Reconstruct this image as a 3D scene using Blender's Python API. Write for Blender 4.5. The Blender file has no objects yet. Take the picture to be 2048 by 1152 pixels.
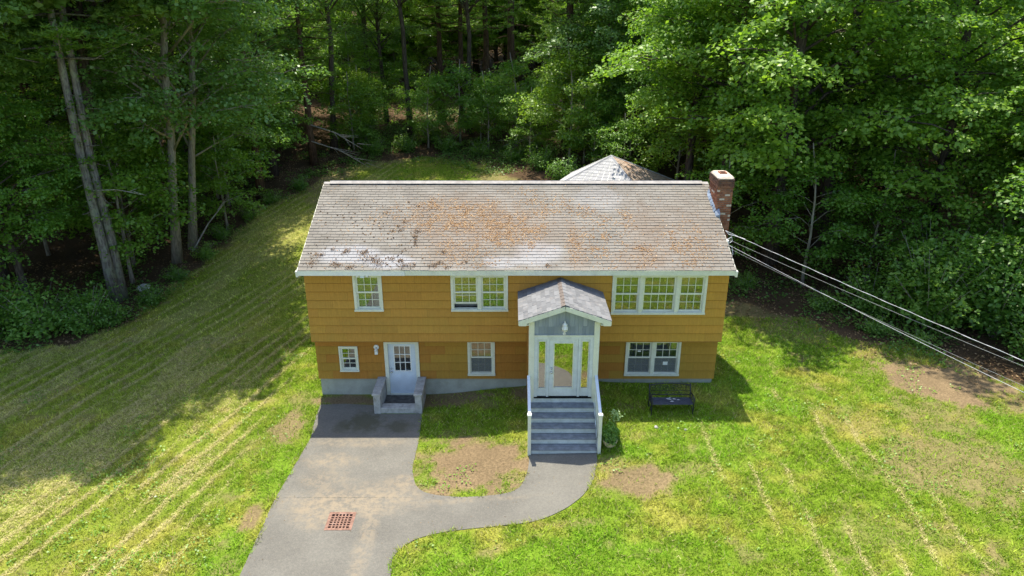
import bpy, math, random
import numpy as np
from mathutils import Vector, Matrix
from mathutils.geometry import delaunay_2d_cdt

random.seed(7)
RNG = np.random.default_rng(11)
R = math.radians
SC = bpy.context.scene
COL = SC.collection

# ------------------------------------------------------------------ camera
cd = bpy.data.cameras.new('camera')
cd.sensor_width = 36.0
cd.lens = 36.0 * 1437.0 / 2048.0
cd.clip_end = 2000
cam = bpy.data.objects.new('camera', cd)
COL.objects.link(cam)
cam.location = (6.85, -22.05, 13.2)
cam.rotation_euler = (R(90 - 22), 0, 0)
SC.camera = cam

# ------------------------------------------------------------------ sky, sun, exposure
SUN = Vector((-0.46, 1.92, 4.75)).normalized()
el = math.asin(SUN.z)
az = math.atan2(SUN.x, SUN.y)
w = bpy.data.worlds.new('World')
SC.world = w
w.use_nodes = True
nt = w.node_tree
bg = nt.nodes['Background']
sky = nt.nodes.new('ShaderNodeTexSky')
sky.sky_type = 'NISHITA'
sky.sun_disc = False
sky.sun_elevation = el
sky.sun_rotation = az
sky.air_density = 1.0
sky.dust_density = 1.5
nt.links.new(sky.outputs[0], bg.inputs[0])
bg.inputs[1].default_value = 0.15
ld = bpy.data.lights.new('sun', 'SUN')
ld.energy = 4.1
ld.angle = R(0.5)
ld.color = (1.0, 0.93, 0.79)
sun = bpy.data.objects.new('sun', ld)
COL.objects.link(sun)
sun.location = (0, 30, 60)
sun.rotation_euler = (-SUN).to_track_quat('-Z', 'Y').to_euler()
SC.view_settings.view_transform = 'Standard'
SC.view_settings.look = 'None'
SC.view_settings.exposure = 1.06
SC.view_settings.gamma = 1.0
SC.view_settings.use_curve_mapping = False
SC.render.engine = 'CYCLES'
SC.cycles.max_bounces = 7
SC.cycles.diffuse_bounces = 4
SC.cycles.glossy_bounces = 3
SC.cycles.transmission_bounces = 4
SC.cycles.transparent_max_bounces = 8
SC.cycles.use_denoising = True
SC.cycles.sample_clamp_indirect = 6.0

# ------------------------------------------------------------------ numeric helpers
def sst(a, b, x):
    t = np.clip((np.asarray(x, float) - a) / (np.asarray(b) - a), 0, 1)
    return t * t * (3 - 2 * t)

def hsh(ix, iy, s):
    n = (ix.astype(np.int64) * 374761393 + iy.astype(np.int64) * 668265263 + s * 974711) & 0x7fffffff
    n = ((n ^ (n >> 13)) * 1274126177) & 0x7fffffff
    return ((n ^ (n >> 16)) & 0xffff) / 65535.0

def vn(x, y, s=0):
    x = np.asarray(x, float); y = np.asarray(y, float)
    ix = np.floor(x); iy = np.floor(y)
    fx = x - ix; fy = y - iy
    fx = fx * fx * (3 - 2 * fx); fy = fy * fy * (3 - 2 * fy)
    a = hsh(ix, iy, s); b = hsh(ix + 1, iy, s); c = hsh(ix, iy + 1, s); d = hsh(ix + 1, iy + 1, s)
    return (a * (1 - fx) + b * fx) * (1 - fy) + (c * (1 - fx) + d * fx) * fy

def fbm(x, y, s=0, o=4):
    t = 0; a = 0.5; k = 0
    for i in range(o):
        t = t + a * vn(x * 2 ** i + 17.3 * i, y * 2 ** i + 9.1 * i, s + i); k += a; a *= 0.55
    return t / k

def hgt(x, y):
    x = np.asarray(x, float); y = np.asarray(y, float)
    r = .48 * sst(4.5, 11, x)
    wl = np.exp(-((x - 8.45) / 1.5) ** 4 - ((y + 3.7) / 1.3) ** 4)
    r = r * (1 - wl) + .23 * wl
    b = .16 * sst(3.6, 6.5, x) * sst(-2.4, -.3, y) * (1 - sst(9, 11, x))
    k = np.maximum(0, y - 8)
    back = .08 * (k * k / (k + 4))
    f = np.maximum(0, y - 55)
    back = back + .10 * (f * f / (f + 20))
    return r + b + back

def hz(x, y):
    return float(hgt(x, y))

def sdf_poly(px, py, poly):
    """signed distance to a polygon (negative inside); 9 for anything more than 1.5 m outside its bounds"""
    px = np.asarray(px, float); py = np.asarray(py, float)
    A = np.array(poly)
    out = np.full(px.shape, 9.0)
    near_ = (px > A[:, 0].min() - 1.5) & (px < A[:, 0].max() + 1.5) & (py > A[:, 1].min() - 1.5) & (py < A[:, 1].max() + 1.5)
    x = px[near_]; y = py[near_]
    d = np.full(x.shape, 1e18); ins = np.zeros(x.shape, bool)
    n = len(poly)
    for i in range(n):
        ax, ay = poly[i]; bx, by = poly[(i + 1) % n]
        ex, ey = bx - ax, by - ay
        qx = x - ax; qy = y - ay
        t = np.minimum(np.maximum((qx * ex + qy * ey) / (ex * ex + ey * ey + 1e-12), 0), 1)
        qx = qx - t * ex; qy = qy - t * ey
        d = np.minimum(d, qx * qx + qy * qy)
        c = ((ay > y) != (by > y))
        ins ^= c & (x < ex * (y - ay) / (ey if abs(ey) > 1e-12 else 1e-12) + ax)
    d = np.sqrt(d)
    out[near_] = np.where(ins, -d, d)
    return out

def smooth_line(pts, n=6):
    out = []
    P = [pts[0]] + list(pts) + [pts[-1]]
    for i in range(1, len(P) - 2):
        p0, p1, p2, p3 = [np.array(q, float) for q in P[i - 1:i + 3]]
        for k in range(n):
            t = k / n
            out.append(tuple(.5 * ((2 * p1) + (-p0 + p2) * t + (2 * p0 - 5 * p1 + 4 * p2 - p3) * t * t + (-p0 + 3 * p1 - 3 * p2 + p3) * t ** 3)))
    out.append(tuple(pts[-1]))
    return out

# ------------------------------------------------------------------ object helpers
ORG = {}

def thing(name, label, cat, loc=(0, 0, 0), group=None, rotz=0):
    o = bpy.data.objects.new(name, None)
    o.empty_display_size = 0.2
    COL.objects.link(o)
    o.location = loc
    o.rotation_euler = (0, 0, rotz)
    ORG[o] = Vector(loc)
    tag(o, label, cat, group)
    return o

def tag(o, label=None, cat=None, group=None, kind=None):
    if label: o['label'] = label
    if cat: o['category'] = cat
    if group: o['group'] = group
    if kind: o['kind'] = kind
    return o

def link_obj(name, me, parent=None, loc=(0, 0, 0)):
    o = bpy.data.objects.new(name, me)
    COL.objects.link(o)
    if parent is not None:
        o.parent = parent
    o.location = loc
    return o

def np_mesh(name, V, F, material=None, attrs=None, smooth=False):
    """V (n,3), F (m,k) uniform k"""
    me = bpy.data.meshes.new(name)
    V = np.asarray(V, np.float32); F = np.asarray(F, np.int32)
    m, k = F.shape
    me.vertices.add(len(V)); me.vertices.foreach_set('co', V.ravel())
    me.loops.add(m * k); me.loops.foreach_set('vertex_index', F.ravel())
    me.polygons.add(m); me.polygons.foreach_set('loop_start', np.arange(0, m * k, k, dtype=np.int32))
    if smooth:
        me.polygons.foreach_set('use_smooth', np.ones(m, bool))
    me.update(calc_edges=True)
    for an, (typ, data) in (attrs or {}).items():
        at = me.attributes.new(an, typ, 'POINT')
        at.data.foreach_set('color' if typ == 'FLOAT_COLOR' else 'value', np.asarray(data, np.float32).ravel())
    if material: me.materials.append(material)
    return me

class MB:
    def __init__(self):
        self.v = []; self.f = []
    def add(self, vs, fs):
        b = len(self.v)
        self.v += [tuple(p) for p in vs]
        self.f += [tuple(i + b for i in f) for f in fs]
        return self
    def hexa(self, p):
        return self.add(p, [(0, 3, 2, 1), (4, 5, 6, 7), (0, 1, 5, 4), (1, 2, 6, 5), (2, 3, 7, 6), (3, 0, 4, 7)])
    def box(self, x0, x1, y0, y1, z0, z1):
        return self.hexa([(x0, y0, z0), (x1, y0, z0), (x1, y1, z0), (x0, y1, z0), (x0, y0, z1), (x1, y0, z1), (x1, y1, z1), (x0, y1, z1)])
    def prism(self, pts, off):
        """polygon pts (3d list, wound any way) extruded by off"""
        n = len(pts); off = Vector(off)
        a = [Vector(p) for p in pts]; b = [p + off for p in a]
        fs = [tuple(range(n))[::-1], tuple(range(n, 2 * n))] + [(i, (i + 1) % n, n + (i + 1) % n, n + i) for i in range(n)]
        return self.add(a + b, fs)
    def tube(self, pts, rad, n=6, caps=True):
        P = [Vector(p) for p in pts]
        if not hasattr(rad, '__len__'): rad = [rad] * len(P)
        vs = []; fs = []
        up = Vector((0, 0, 1)); prev = None
        for i, p in enumerate(P):
            d = (P[min(i + 1, len(P) - 1)] - P[max(i - 1, 0)])
            if d.length < 1e-9: d = Vector((0, 0, 1))
            d.normalize()
            if prev is None:
                a = d.cross(up)
                if a.length < .05: a = d.cross(Vector((1, 0, 0)))
            else:
                a = prev - d * prev.dot(d)
            a.normalize(); prev = a
            b = d.cross(a)
            for k in range(n):
                t = 2 * math.pi * k / n
                vs.append(p + (a * math.cos(t) + b * math.sin(t)) * rad[i])
        for i in range(len(P) - 1):
            for k in range(n):
                fs.append((i * n + k, i * n + (k + 1) % n, (i + 1) * n + (k + 1) % n, (i + 1) * n + k))
        if caps:
            fs.append(tuple(range(n))[::-1]); fs.append(tuple(range((len(P) - 1) * n, len(P) * n)))
        return self.add(vs, fs)
    def lathe(self, prof, c=(0, 0, 0), n=20, M=None):
        vs = []; fs = []
        for (r, z) in prof:
            for k in range(n):
                t = 2 * math.pi * k / n
                q = Vector((r * math.cos(t), r * math.sin(t), z))
                if M is not None: q = M @ q
                vs.append(q + Vector(c))
        for i in range(len(prof) - 1):
            for k in range(n):
                fs.append((i * n + k, i * n + (k + 1) % n, (i + 1) * n + (k + 1) % n, (i + 1) * n + k))
        fs.append(tuple(range(n))[::-1]); fs.append(tuple(range((len(prof) - 1) * n, len(prof) * n)))
        return self.add(vs, fs)
    def mesh(self, name, material, org=(0, 0, 0), smooth=False):
        me = bpy.data.meshes.new(name)
        o = Vector(org)
        me.from_pydata([tuple(Vector(p) - o) for p in self.v], [], self.f)
        if material: me.materials.append(material)
        if smooth:
            for p in me.polygons: p.use_smooth = True
        me.update()
        return me
    def build(self, name, material, parent=None, smooth=False, bevel=0, color=None):
        org = ORG.get(parent, Vector((0, 0, 0))) if parent is not None else Vector((0, 0, 0))
        me = self.mesh(name, material, org, smooth)
        o = link_obj(name, me, parent)
        ORG[o] = org
        if bevel:
            m = o.modifiers.new('bevel', 'BEVEL'); m.width = bevel; m.segments = 2; m.limit_method = 'ANGLE'
        if color: o.color = (*color, 1)
        return o
    def alone(self, name, material, label, cat, group=None, smooth=False, kind=None):
        """a top-level one-mesh thing with its origin at its base"""
        xs = np.array(self.v)
        org = Vector(((xs[:, 0].min() + xs[:, 0].max()) / 2, (xs[:, 1].min() + xs[:, 1].max()) / 2, xs[:, 2].min()))
        o = link_obj(name, self.mesh(name, material, org, smooth), None, org)
        ORG[o] = org
        return tag(o, label, cat, group, kind)

# ------------------------------------------------------------------ material helpers
class NM:
    def __init__(self, name, rough=.7, spec=.3):
        self.m = bpy.data.materials.new(name); self.m.use_nodes = True
        self.t = self.m.node_tree; self.n = self.t.nodes; self.l = self.t.links
        self.b = self.n['Principled BSDF']
        self.b.inputs['Roughness'].default_value = rough
        self.b.inputs['Specular IOR Level'].default_value = spec
        self.out = self.n['Material Output']
        self._pos = None
    def set(self, sock, v):
        if hasattr(v, 'is_linked') or hasattr(v, 'links'): self.l.new(v, sock)
        elif isinstance(v, (tuple, list)):
            sock.default_value = (*v, 1) if len(v) == 3 and sock.type == 'RGBA' else v
        else: sock.default_value = v
    @property
    def pos(self):
        if self._pos is None: self._pos = self.n.new('ShaderNodeNewGeometry').outputs['Position']
        return self._pos
    def scaled(self, vec, s, off=(0, 0, 0), rot=(0, 0, 0)):
        k = self.n.new('ShaderNodeMapping'); self.l.new(vec, k.inputs[0])
        k.inputs['Scale'].default_value = s; k.inputs['Location'].default_value = off; k.inputs['Rotation'].default_value = rot
        return k.outputs[0]
    def noise(self, scale, detail=3, vec=None, rough=.55, dist=0):
        k = self.n.new('ShaderNodeTexNoise'); self.l.new(vec if vec is not None else self.pos, k.inputs['Vector'])
        k.inputs['Scale'].default_value = scale; k.inputs['Detail'].default_value = detail
        k.inputs['Roughness'].default_value = rough; k.inputs['Distortion'].default_value = dist
        return k.outputs['Fac']
    def ramp(self, v, a, b, lo=0., hi=1.):
        k = self.n.new('ShaderNodeMapRange'); k.interpolation_type = 'SMOOTHSTEP'
        self.set(k.inputs[0], v)
        for i, q in enumerate((a, b, lo, hi)): k.inputs[1 + i].default_value = q
        return k.outputs[0]
    def math(self, op, a, b=0., c=0.):
        k = self.n.new('ShaderNodeMath'); k.operation = op
        for i, q in enumerate((a, b, c)): self.set(k.inputs[i], q)
        return k.outputs[0]
    def mix(self, f, a, b, mode='MIX'):
        k = self.n.new('ShaderNodeMix'); k.data_type = 'RGBA'; k.blend_type = mode
        self.set(k.inputs[0], f); self.set(k.inputs[6], a); self.set(k.inputs[7], b)
        return k.outputs[2]
    def objrand(self):
        return self.n.new('ShaderNodeObjectInfo').outputs['Random']
    def objcol(self):
        return self.n.new('ShaderNodeObjectInfo').outputs['Color']
    def attr(self, name, what='Color'):
        k = self.n.new('ShaderNodeAttribute'); k.attribute_name = name
        return k.outputs[what]
    def ell(self, c, r, soft=.35, nz=.5, nscale=2.):
        """soft elliptical stain mask around world point c with radii r"""
        k = self.n.new('ShaderNodeVectorMath'); k.operation = 'SUBTRACT'; self.l.new(self.pos, k.inputs[0]); k.inputs[1].default_value = c
        d = self.n.new('ShaderNodeVectorMath'); d.operation = 'DIVIDE'; self.l.new(k.outputs[0], d.inputs[0]); d.inputs[1].default_value = r
        L = self.n.new('ShaderNodeVectorMath'); L.operation = 'LENGTH'; self.l.new(d.outputs[0], L.inputs[0])
        nn = self.noise(nscale, 4)
        v = self.math('ADD', L.outputs['Value'], self.math('MULTIPLY', self.math('SUBTRACT', nn, .5), nz * 2))
        return self.ramp(v, 1 - soft, 1 + soft, 1, 0)
    def bump(self, h, strength=.3, dist=.02):
        k = self.n.new('ShaderNodeBump'); k.inputs['Strength'].default_value = strength; k.inputs['Distance'].default_value = dist
        self.l.new(h, k.inputs['Height']); self.l.new(k.outputs[0], self.b.inputs['Normal'])
        return self
    def color(self, c):
        self.set(self.b.inputs['Base Color'], c); return self

def simple(name, col, rough=.7, spec=.3, var=.25, scale=6., fine=60., bump=.15, dirt=None, metal=0.):
    n = NM(name, rough, spec)
    a = tuple(c * (1 - var) for c in col); b = tuple(min(1, c * (1 + var)) for c in col)
    c = n.mix(n.ramp(n.noise(scale, 4), .3, .7), a, b)
    c = n.mix(n.math('MULTIPLY', n.ramp(n.noise(fine, 2), .4, .8), .35), c, tuple(x * .6 for x in col))
    if dirt:
        dc, amt = dirt
        c = n.mix(n.math('MULTIPLY', n.ramp(n.noise(3.1, 5, rough=.7), .52, .75), amt), c, dc)
    n.color(c)
    n.b.inputs['Metallic'].default_value = metal
    if bump: n.bump(n.noise(fine, 3), bump, .01)
    return n.m

M = {}
M['trim'] = simple('white_trim_paint', (.68, .69, .57), .5, .4, .06, 3, 40, .05, ((.42, .42, .34), .45))
M['trim_clean'] = simple('clean_white_paint', (.76, .77, .74), .45, .4, .04, 3, 40, .03)
M['vinyl'] = simple('window_vinyl', (.70, .71, .60), .4, .4, .05, 5, 60, .02, ((.4, .4, .3), .3))
M['porchgrey'] = simple('grey_door_paint', (.60, .64, .63), .5, .4, .08, 4, 40, .05, ((.40, .42, .40), .5))
M['bluedoor'] = simple('pale_blue_white_door_paint', (.60, .67, .74), .45, .4, .05, 4, 50, .03, ((.45, .5, .55), .25))
M['concrete'] = simple('weathered_concrete', (.40, .39, .36), .9, .2, .2, 5, 50, .3, ((.14, .13, .11), .8))
M['foundation'] = simple('painted_foundation', (.35, .36, .31), .85, .2, .12, 2.5, 40, .2, ((.26, .27, .2), .6))
M['stair_tread'] = simple('grey_blue_deck_paint', (.185, .205, .225), .7, .3, .2, 6, 50, .15, ((.36, .37, .36), .6))
M['stair_riser'] = simple('pale_riser_paint', (.52, .56, .54), .6, .3, .12, 5, 50, .1, ((.34, .37, .34), .6))
M['rail'] = simple('blue_reflection_rail', (.62, .68, .74), .45, .4, .05, 5, 50, .03)  # blue reflection on the rail put into its colour
M['black_metal'] = simple('black_painted_iron', (.02, .022, .026), .45, .4, .2, 8, 80, .1)
M['bench_slat'] = simple('bench_slat_paint', (.045, .055, .08), .55, .4, .25, 9, 60, .15)
M['rust'] = simple('rusty_iron', (.235, .135, .10), .85, .2, .3, 14, 90, .4, ((.34, .25, .21), .7))
M['dark'] = simple('dark_hollow', (.012, .012, .012), .9, .1, .2, 5, 40, 0)
M['interior'] = simple('interior_plaster', (.55, .53, .47), .9, .1, .05, 2, 30, 0)
M['curtain'] = simple('curtain_cloth', (.55, .55, .48), .9, .1, .1, 3, 60, .1)
M['screen'] = simple('insect_screen', (.36, .38, .39), .8, .2, .08, 3, 200, 0)
M['chrome'] = simple('brushed_metal', (.6, .6, .6), .25, .5, .05, 6, 60, 0, None, 1.0)
M['cream_pot'] = simple('cream_glazed_pot', (.66, .56, .33), .5, .4, .1, 5, 50, .1, ((.4, .33, .18), .5))
M['potsoil'] = simple('potting_soil', (.05, .035, .025), .95, .1, .3, 12, 80, .5)
M['wire'] = simple('aluminium_cable', (.62, .62, .64), .5, .5, .1, 4, 40, 0)
M['darkwire'] = simple('grey_cable', (.34, .35, .35), .6, .4, .1, 4, 40, 0)
M['flash'] = simple('blue_grey_flashing', (.20, .25, .33), .5, .4, .3, 6, 40, .2)
def m_shk():
    n = NM('grey_blue_shakes', .85, .2)
    c = n.mix(n.objrand(), (.20, .235, .27), (.33, .37, .41))
    c = n.mix(n.math('MULTIPLY', n.ramp(n.noise(1, 3, n.scaled(n.pos, (40, 40, 2))), .4, .7), .3), c, (.16, .18, .2))
    n.color(c); return n.m
M['shakes_grey'] = m_shk()
M['lamp_glass'] = simple('lantern_glass', (.75, .76, .76), .2, .5, .05, 5, 50, 0)
M['rock'] = simple('pale_rock', (.45, .43, .40), .9, .2, .25, 9, 60, .4)
M['mortar'] = simple('mortar', (.34, .31, .28), .95, .1, .2, 8, 60, .3, ((.08, .07, .06), .6))

def m_glass():
    n = NM('window_glass')
    tr = n.n.new('ShaderNodeBsdfTransparent'); tr.inputs[0].default_value = (.72, .76, .74, 1)
    gl = n.n.new('ShaderNodeBsdfGlossy'); gl.inputs['Roughness'].default_value = .015; gl.inputs[0].default_value = (.95, .97, .96, 1)
    nz = n.noise(1.6, 1)
    bp = n.n.new('ShaderNodeBump'); bp.inputs['Strength'].default_value = .06; bp.inputs['Distance'].default_value = .02
    n.l.new(nz, bp.inputs['Height']); n.l.new(bp.outputs[0], gl.inputs['Normal'])
    mx = n.n.new('ShaderNodeMixShader'); mx.inputs[0].default_value = .17
    n.l.new(tr.outputs[0], mx.inputs[1]); n.l.new(gl.outputs[0], mx.inputs[2]); n.l.new(mx.outputs[0], n.out.inputs['Surface'])
    return n.m
M['glass'] = m_glass()
def m_mesh():
    n = NM('insect_mesh')
    tr = n.n.new('ShaderNodeBsdfTransparent'); df = n.n.new('ShaderNodeBsdfDiffuse'); df.inputs[0].default_value = (.20, .215, .21, 1)
    mx = n.n.new('ShaderNodeMixShader'); mx.inputs[0].default_value = .5
    n.l.new(tr.outputs[0], mx.inputs[1]); n.l.new(df.outputs[0], mx.inputs[2]); n.l.new(mx.outputs[0], n.out.inputs['Surface'])
    return n.m
M['mesh'] = m_mesh()

def m_doorglass():
    n = NM('coated_door_glass')
    tr = n.n.new('ShaderNodeBsdfTransparent'); tr.inputs[0].default_value = (.5, .52, .5, 1)
    gl = n.n.new('ShaderNodeBsdfGlossy'); gl.inputs['Roughness'].default_value = .01; gl.inputs[0].default_value = (.95, .95, .93, 1)
    mx = n.n.new('ShaderNodeMixShader'); mx.inputs[0].default_value = .42
    n.l.new(tr.outputs[0], mx.inputs[1]); n.l.new(gl.outputs[0], mx.inputs[2]); n.l.new(mx.outputs[0], n.out.inputs['Surface'])
    return n.m
M['doorglass'] = m_doorglass()

def m_siding():
    n = NM('gold_stained_shingle_siding', .75, .25)
    base = n.objcol()
    st = n.noise(1, 3, n.scaled(n.pos, (22, 22, .5)), .7)
    c = n.mix(n.ramp(st, .3, .75), n.mix(1, base, (.90, .89, .87), 'MULTIPLY'), n.mix(1, base, (1.07, 1.07, 1.05), 'MULTIPLY'))
    gr = n.noise(1, 2, n.scaled(n.pos, (9, 9, .01)), .6)
    c = n.mix(n.math('MULTIPLY', n.ramp(gr, .60, .66), .18), c, n.mix(1, base, (.62, .58, .5), 'MULTIPLY'))
    blot = n.noise(.9, 4)
    c = n.mix(n.math('MULTIPLY', n.ramp(blot, .5, .75), .45), c, n.mix(1, base, (.78, .92, .95), 'MULTIPLY'))
    n.color(c)
    n.bump(n.noise(1, 3, n.scaled(n.pos, (45, 45, 1.2)), .7), .35, .012)
    return n.m
M['siding'] = m_siding()
M['backing'] = simple('shade_dark_backing', (.07, .035, .012), .9, .1, .3, 6, 40, .1)  # darkened so the shadow lines between courses are in its colour

def slope_y(px_y): return px_y

def m_roof():
    n = NM('weathered_roof_shingle', .9, .15)
    r = n.objrand()
    a = n.mix(n.ramp(n.noise(1.1, 5, rough=.65), .32, .70), (.172, .157, .132), (.25, .233, .202))
    cell = n.n.new('ShaderNodeTexWhiteNoise'); cell.noise_dimensions = '2D'
    sv = n.scaled(n.pos, (3.28, 7.3, 0)); fl = n.n.new('ShaderNodeVectorMath'); fl.operation = 'FLOOR'; n.l.new(sv, fl.inputs[0]); n.l.new(fl.outputs[0], cell.inputs['Vector'])
    a = n.mix(n.math('MULTIPLY', cell.outputs['Value'], .32), a, (.20, .185, .17))
    a = n.mix(n.math('MULTIPLY', r, .15), a, (.22, .20, .18))
    # bleached, lichen-washed areas
    for c, rd, s in (((1.5, .38, 5.3), (1.1, .42, .6), .7), ((2.9, .05, 5.2), (.8, .3, .6), .75), ((7.7, .5, 5.3), (.75, .6, .6), .6), ((6.5, .05, 5.2), (.6, .25, .6), .5), ((9.9, 3.2, 6.4), (.9, .7, 1), .25)):
        a = n.mix(n.math('MULTIPLY', n.ell(c, rd, .3, .5, 1.7), s), a, (.34, .34, .35))
    # rusty stained areas from rotting needles
    for c, rd, s in (((5.2, 2.2, 6.1), (2.0, 1.3, 1.5), .5), ((7.0, 1.5, 5.8), (1.9, 1.1, 1.5), .45), ((9.0, .5, 5.4), (.32, 1.5, 1.5), .45), ((11.3, 1.4, 5.8), (.6, 1.6, 1.5), .4), ((12.8, 1.2, 5.8), (1.3, 1.8, 1.5), .35), ((11.0, .2, 5.2), (.9, .5, .6), .45), ((4.6, .6, 5.4), (1.0, .7, .6), .35)):
        a = n.mix(n.math('MULTIPLY', n.ell(c, rd, .5, .7, 2.2), s * .75), a, (.205, .145, .10))
    sp = n.ramp(n.noise(9, 4, rough=.7), .62, .75)
    a = n.mix(n.math('MULTIPLY', sp, .5), a, (.14, .12, .10))
    n.color(a)
    n.bump(n.noise(120, 2), .4, .006)
    return n.m
M['roof'] = m_roof()

def m_porchroof():
    n = NM('light_grey_architectural_shingle', .9, .15)
    a = n.mix(n.objrand(), (.13, .133, .138), (.20, .203, .208))
    a = n.mix(n.math('MULTIPLY', n.ramp(n.noise(5, 4), .5, .75), .4), a, (.30, .27, .25))
    n.color(a); n.bump(n.noise(110, 2), .4, .006)
    return n.m
M['porchroof'] = m_porchroof()
M['ridge'] = simple('ridge_shingle', (.34, .32, .30), .9, .15, .15, 5, 90, .3, ((.2, .13, .08), .4))
M['ridge_rust'] = simple('stained_ridge_shingle', (.16, .135, .118), .9, .15, .25, 9, 90, .3)

def m_brick():
    n = NM('red_brick', .9, .2)
    c = n.mix(n.objrand(), (.20, .075, .045), (.36, .16, .09))
    k = n.n.new('ShaderNodeSeparateXYZ'); n.l.new(n.pos, k.inputs[0])
    c = n.mix(n.math('MULTIPLY', n.ramp(n.noise(5, 4), .45, .7), .5), c, (.13, .07, .05))
    # sooty weathering under the cap
    c = n.mix(n.math('MULTIPLY', n.ramp(n.math('ADD', k.outputs[2], n.math('MULTIPLY', n.noise(3, 3), .5)), 7.1, 7.6), .75), c, (.06, .05, .045))
    n.color(c); n.bump(n.noise(60, 3), .5, .008)
    return n.m
M['brick'] = m_brick()
M['brick_pale'] = simple('mortar_smeared_brick', (.52, .43, .36), .9, .2, .2, 20, 60, .4)

def m_asphalt():
    n = NM('weathered_asphalt', .92, .2)
    c = n.mix(n.ramp(n.noise(.7, 5, rough=.6), .3, .7), (.112, .107, .094), (.146, .140, .122))
    c = n.mix(n.math('MULTIPLY', n.ramp(n.noise(75, 2, rough=.8), .45, .75), .6), c, (.215, .205, .18))
    c = n.mix(n.math('MULTIPLY', n.ramp(n.noise(48, 2, rough=.8), .55, .75), .55), c, (.055, .054, .054))
    c = n.mix(n.math('MULTIPLY', n.ramp(n.noise(17, 4, rough=.75), .35, .7), .75), c, n.mix(1, c, (1.35, 1.33, 1.28), 'MULTIPLY'))
    tan = (.255, .21, .148)
    for cc, rd, s, sc in (((1.3, -3.6, 0), (.75, .34, 1), .5, 3), ((1.4, -4.5, 0), (.7, .4, 1), .35, 3), ((2.2, -5.55, 0), (1.7, .55, 1), .55, 1.8), ((1.6, -6.0, 0), (.8, .6, 1), .5, 2.4), ((3.3, -5.0, 0), (1.0, .5, 1), .35, 2), ((3.75, -4.6, 0), (.4, .3, 1), .45, 4), ((3.0, -7.2, 0), (.22, 1.9, 1), .4, 3), ((2.0, -2.6, 0), (1.6, .25, 1), .35, 3), ((5.5, -5.5, 0), (1.8, .12, 1), .3, 4)):
        c = n.mix(n.math('MULTIPLY', n.math('MULTIPLY', n.ell(cc, rd, .55, .6, sc), n.ramp(n.noise(4.5, 8, rough=.8), .42, .60, .12, 1)), min(1., s * 1.7)), c, tan)
    for cc, rd in (((2.0, -5.33, 0), (1.6, .010, 1)),):
        c = n.mix(n.math('MULTIPLY', n.ell(cc, rd, .5, 1.6, 9), .5), c, (.045, .042, .036))
    # moss and grime that lives against the house
    for cc, rd, s in (((1.9, -1.4, 0), (.55, .6, 1), .6), ((3.1, -1.7, 0), (.4, .35, 1), .5), ((1.2, -1.7, 0), (.25, .4, 1), .4)):
        c = n.mix(n.math('MULTIPLY', n.ell(cc, rd, .5, .8, 4), s), c, (.055, .055, .02))
    n.color(c); n.bump(n.noise(90, 3, rough=.7), .5, .01)
    return n.m
M['asphalt'] = m_asphalt()

def m_ground():
    n = NM('lawn_soil_and_leaf_litter', .95, .1)
    a = n.attr('gcol')
    f = n.noise(14, 5, rough=.75)
    c = n.mix(n.ramp(f, .3, .7), n.mix(1, a, (.62, .62, .6), 'MULTIPLY'), n.mix(1, a, (1.28, 1.25, 1.2), 'MULTIPLY'))
    c = n.mix(n.math('MULTIPLY', n.ramp(n.noise(55, 3, rough=.8), .5, .75), .5), c, n.mix(1, a, (.5, .48, .42), 'MULTIPLY'))
    n.color(c); n.bump(n.noise(30, 4, rough=.75), .8, .04)
    return n.m
M['ground'] = m_ground()

def leafmat(name, c1, c2, trans=.42, gloss=.03, hue=.0):
    n = NM(name)
    k = n.attr('leaf', 'Fac')
    r = n.objrand()
    c = n.mix(k, c1, c2)
    c = n.mix(n.math('MULTIPLY', r, .8), c, n.mix(1, c, (.62, .78, .85), 'MULTIPLY'))
    d = n.n.new('ShaderNodeBsdfDiffuse'); t = n.n.new('ShaderNodeBsdfTranslucent')
    n.l.new(c, d.inputs[0])
    tc = n.mix(1, c, (1.25, 1.25, .62), 'MULTIPLY'); n.l.new(tc, t.inputs[0])
    mx = n.n.new('ShaderNodeMixShader'); mx.inputs[0].default_value = trans
    n.l.new(d.outputs[0], mx.inputs[1]); n.l.new(t.outputs[0], mx.inputs[2])
    g = n.n.new('ShaderNodeBsdfGlossy'); g.inputs['Roughness'].default_value = .45
    g.inputs[0].default_value = (.9, .95, .9, 1)
    m2 = n.n.new('ShaderNodeMixShader'); m2.inputs[0].default_value = gloss
    n.l.new(mx.outputs[0], m2.inputs[1]); n.l.new(g.outputs[0], m2.inputs[2])
    n.l.new(m2.outputs[0], n.out.inputs['Surface'])
    return n.m
M['maple'] = leafmat('maple_leaf', (.135, .275, .030), (.25, .41, .048), .5)
M['maple2'] = leafmat('sunlit_maple_leaf', (.175, .31, .028), (.37, .52, .055), .5)  # lit copy of the maple leaf; sunlight put into its brighter colour
M['oak'] = leafmat('oak_leaf', (.145, .265, .045), (.25, .39, .085), .48, .045)
M['pine'] = leafmat('pine_needle', (.15, .275, .042), (.25, .39, .065), .45, .03)
M['shrub'] = leafmat('shrub_leaf', (.13, .27, .036), (.26, .42, .065), .5)
M['weed'] = leafmat('weed_leaf', (.14, .27, .025), (.26, .40, .045), .3, .03)
M['cover'] = leafmat('ground_cover_leaf', (.10, .21, .03), (.22, .35, .06))

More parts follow.
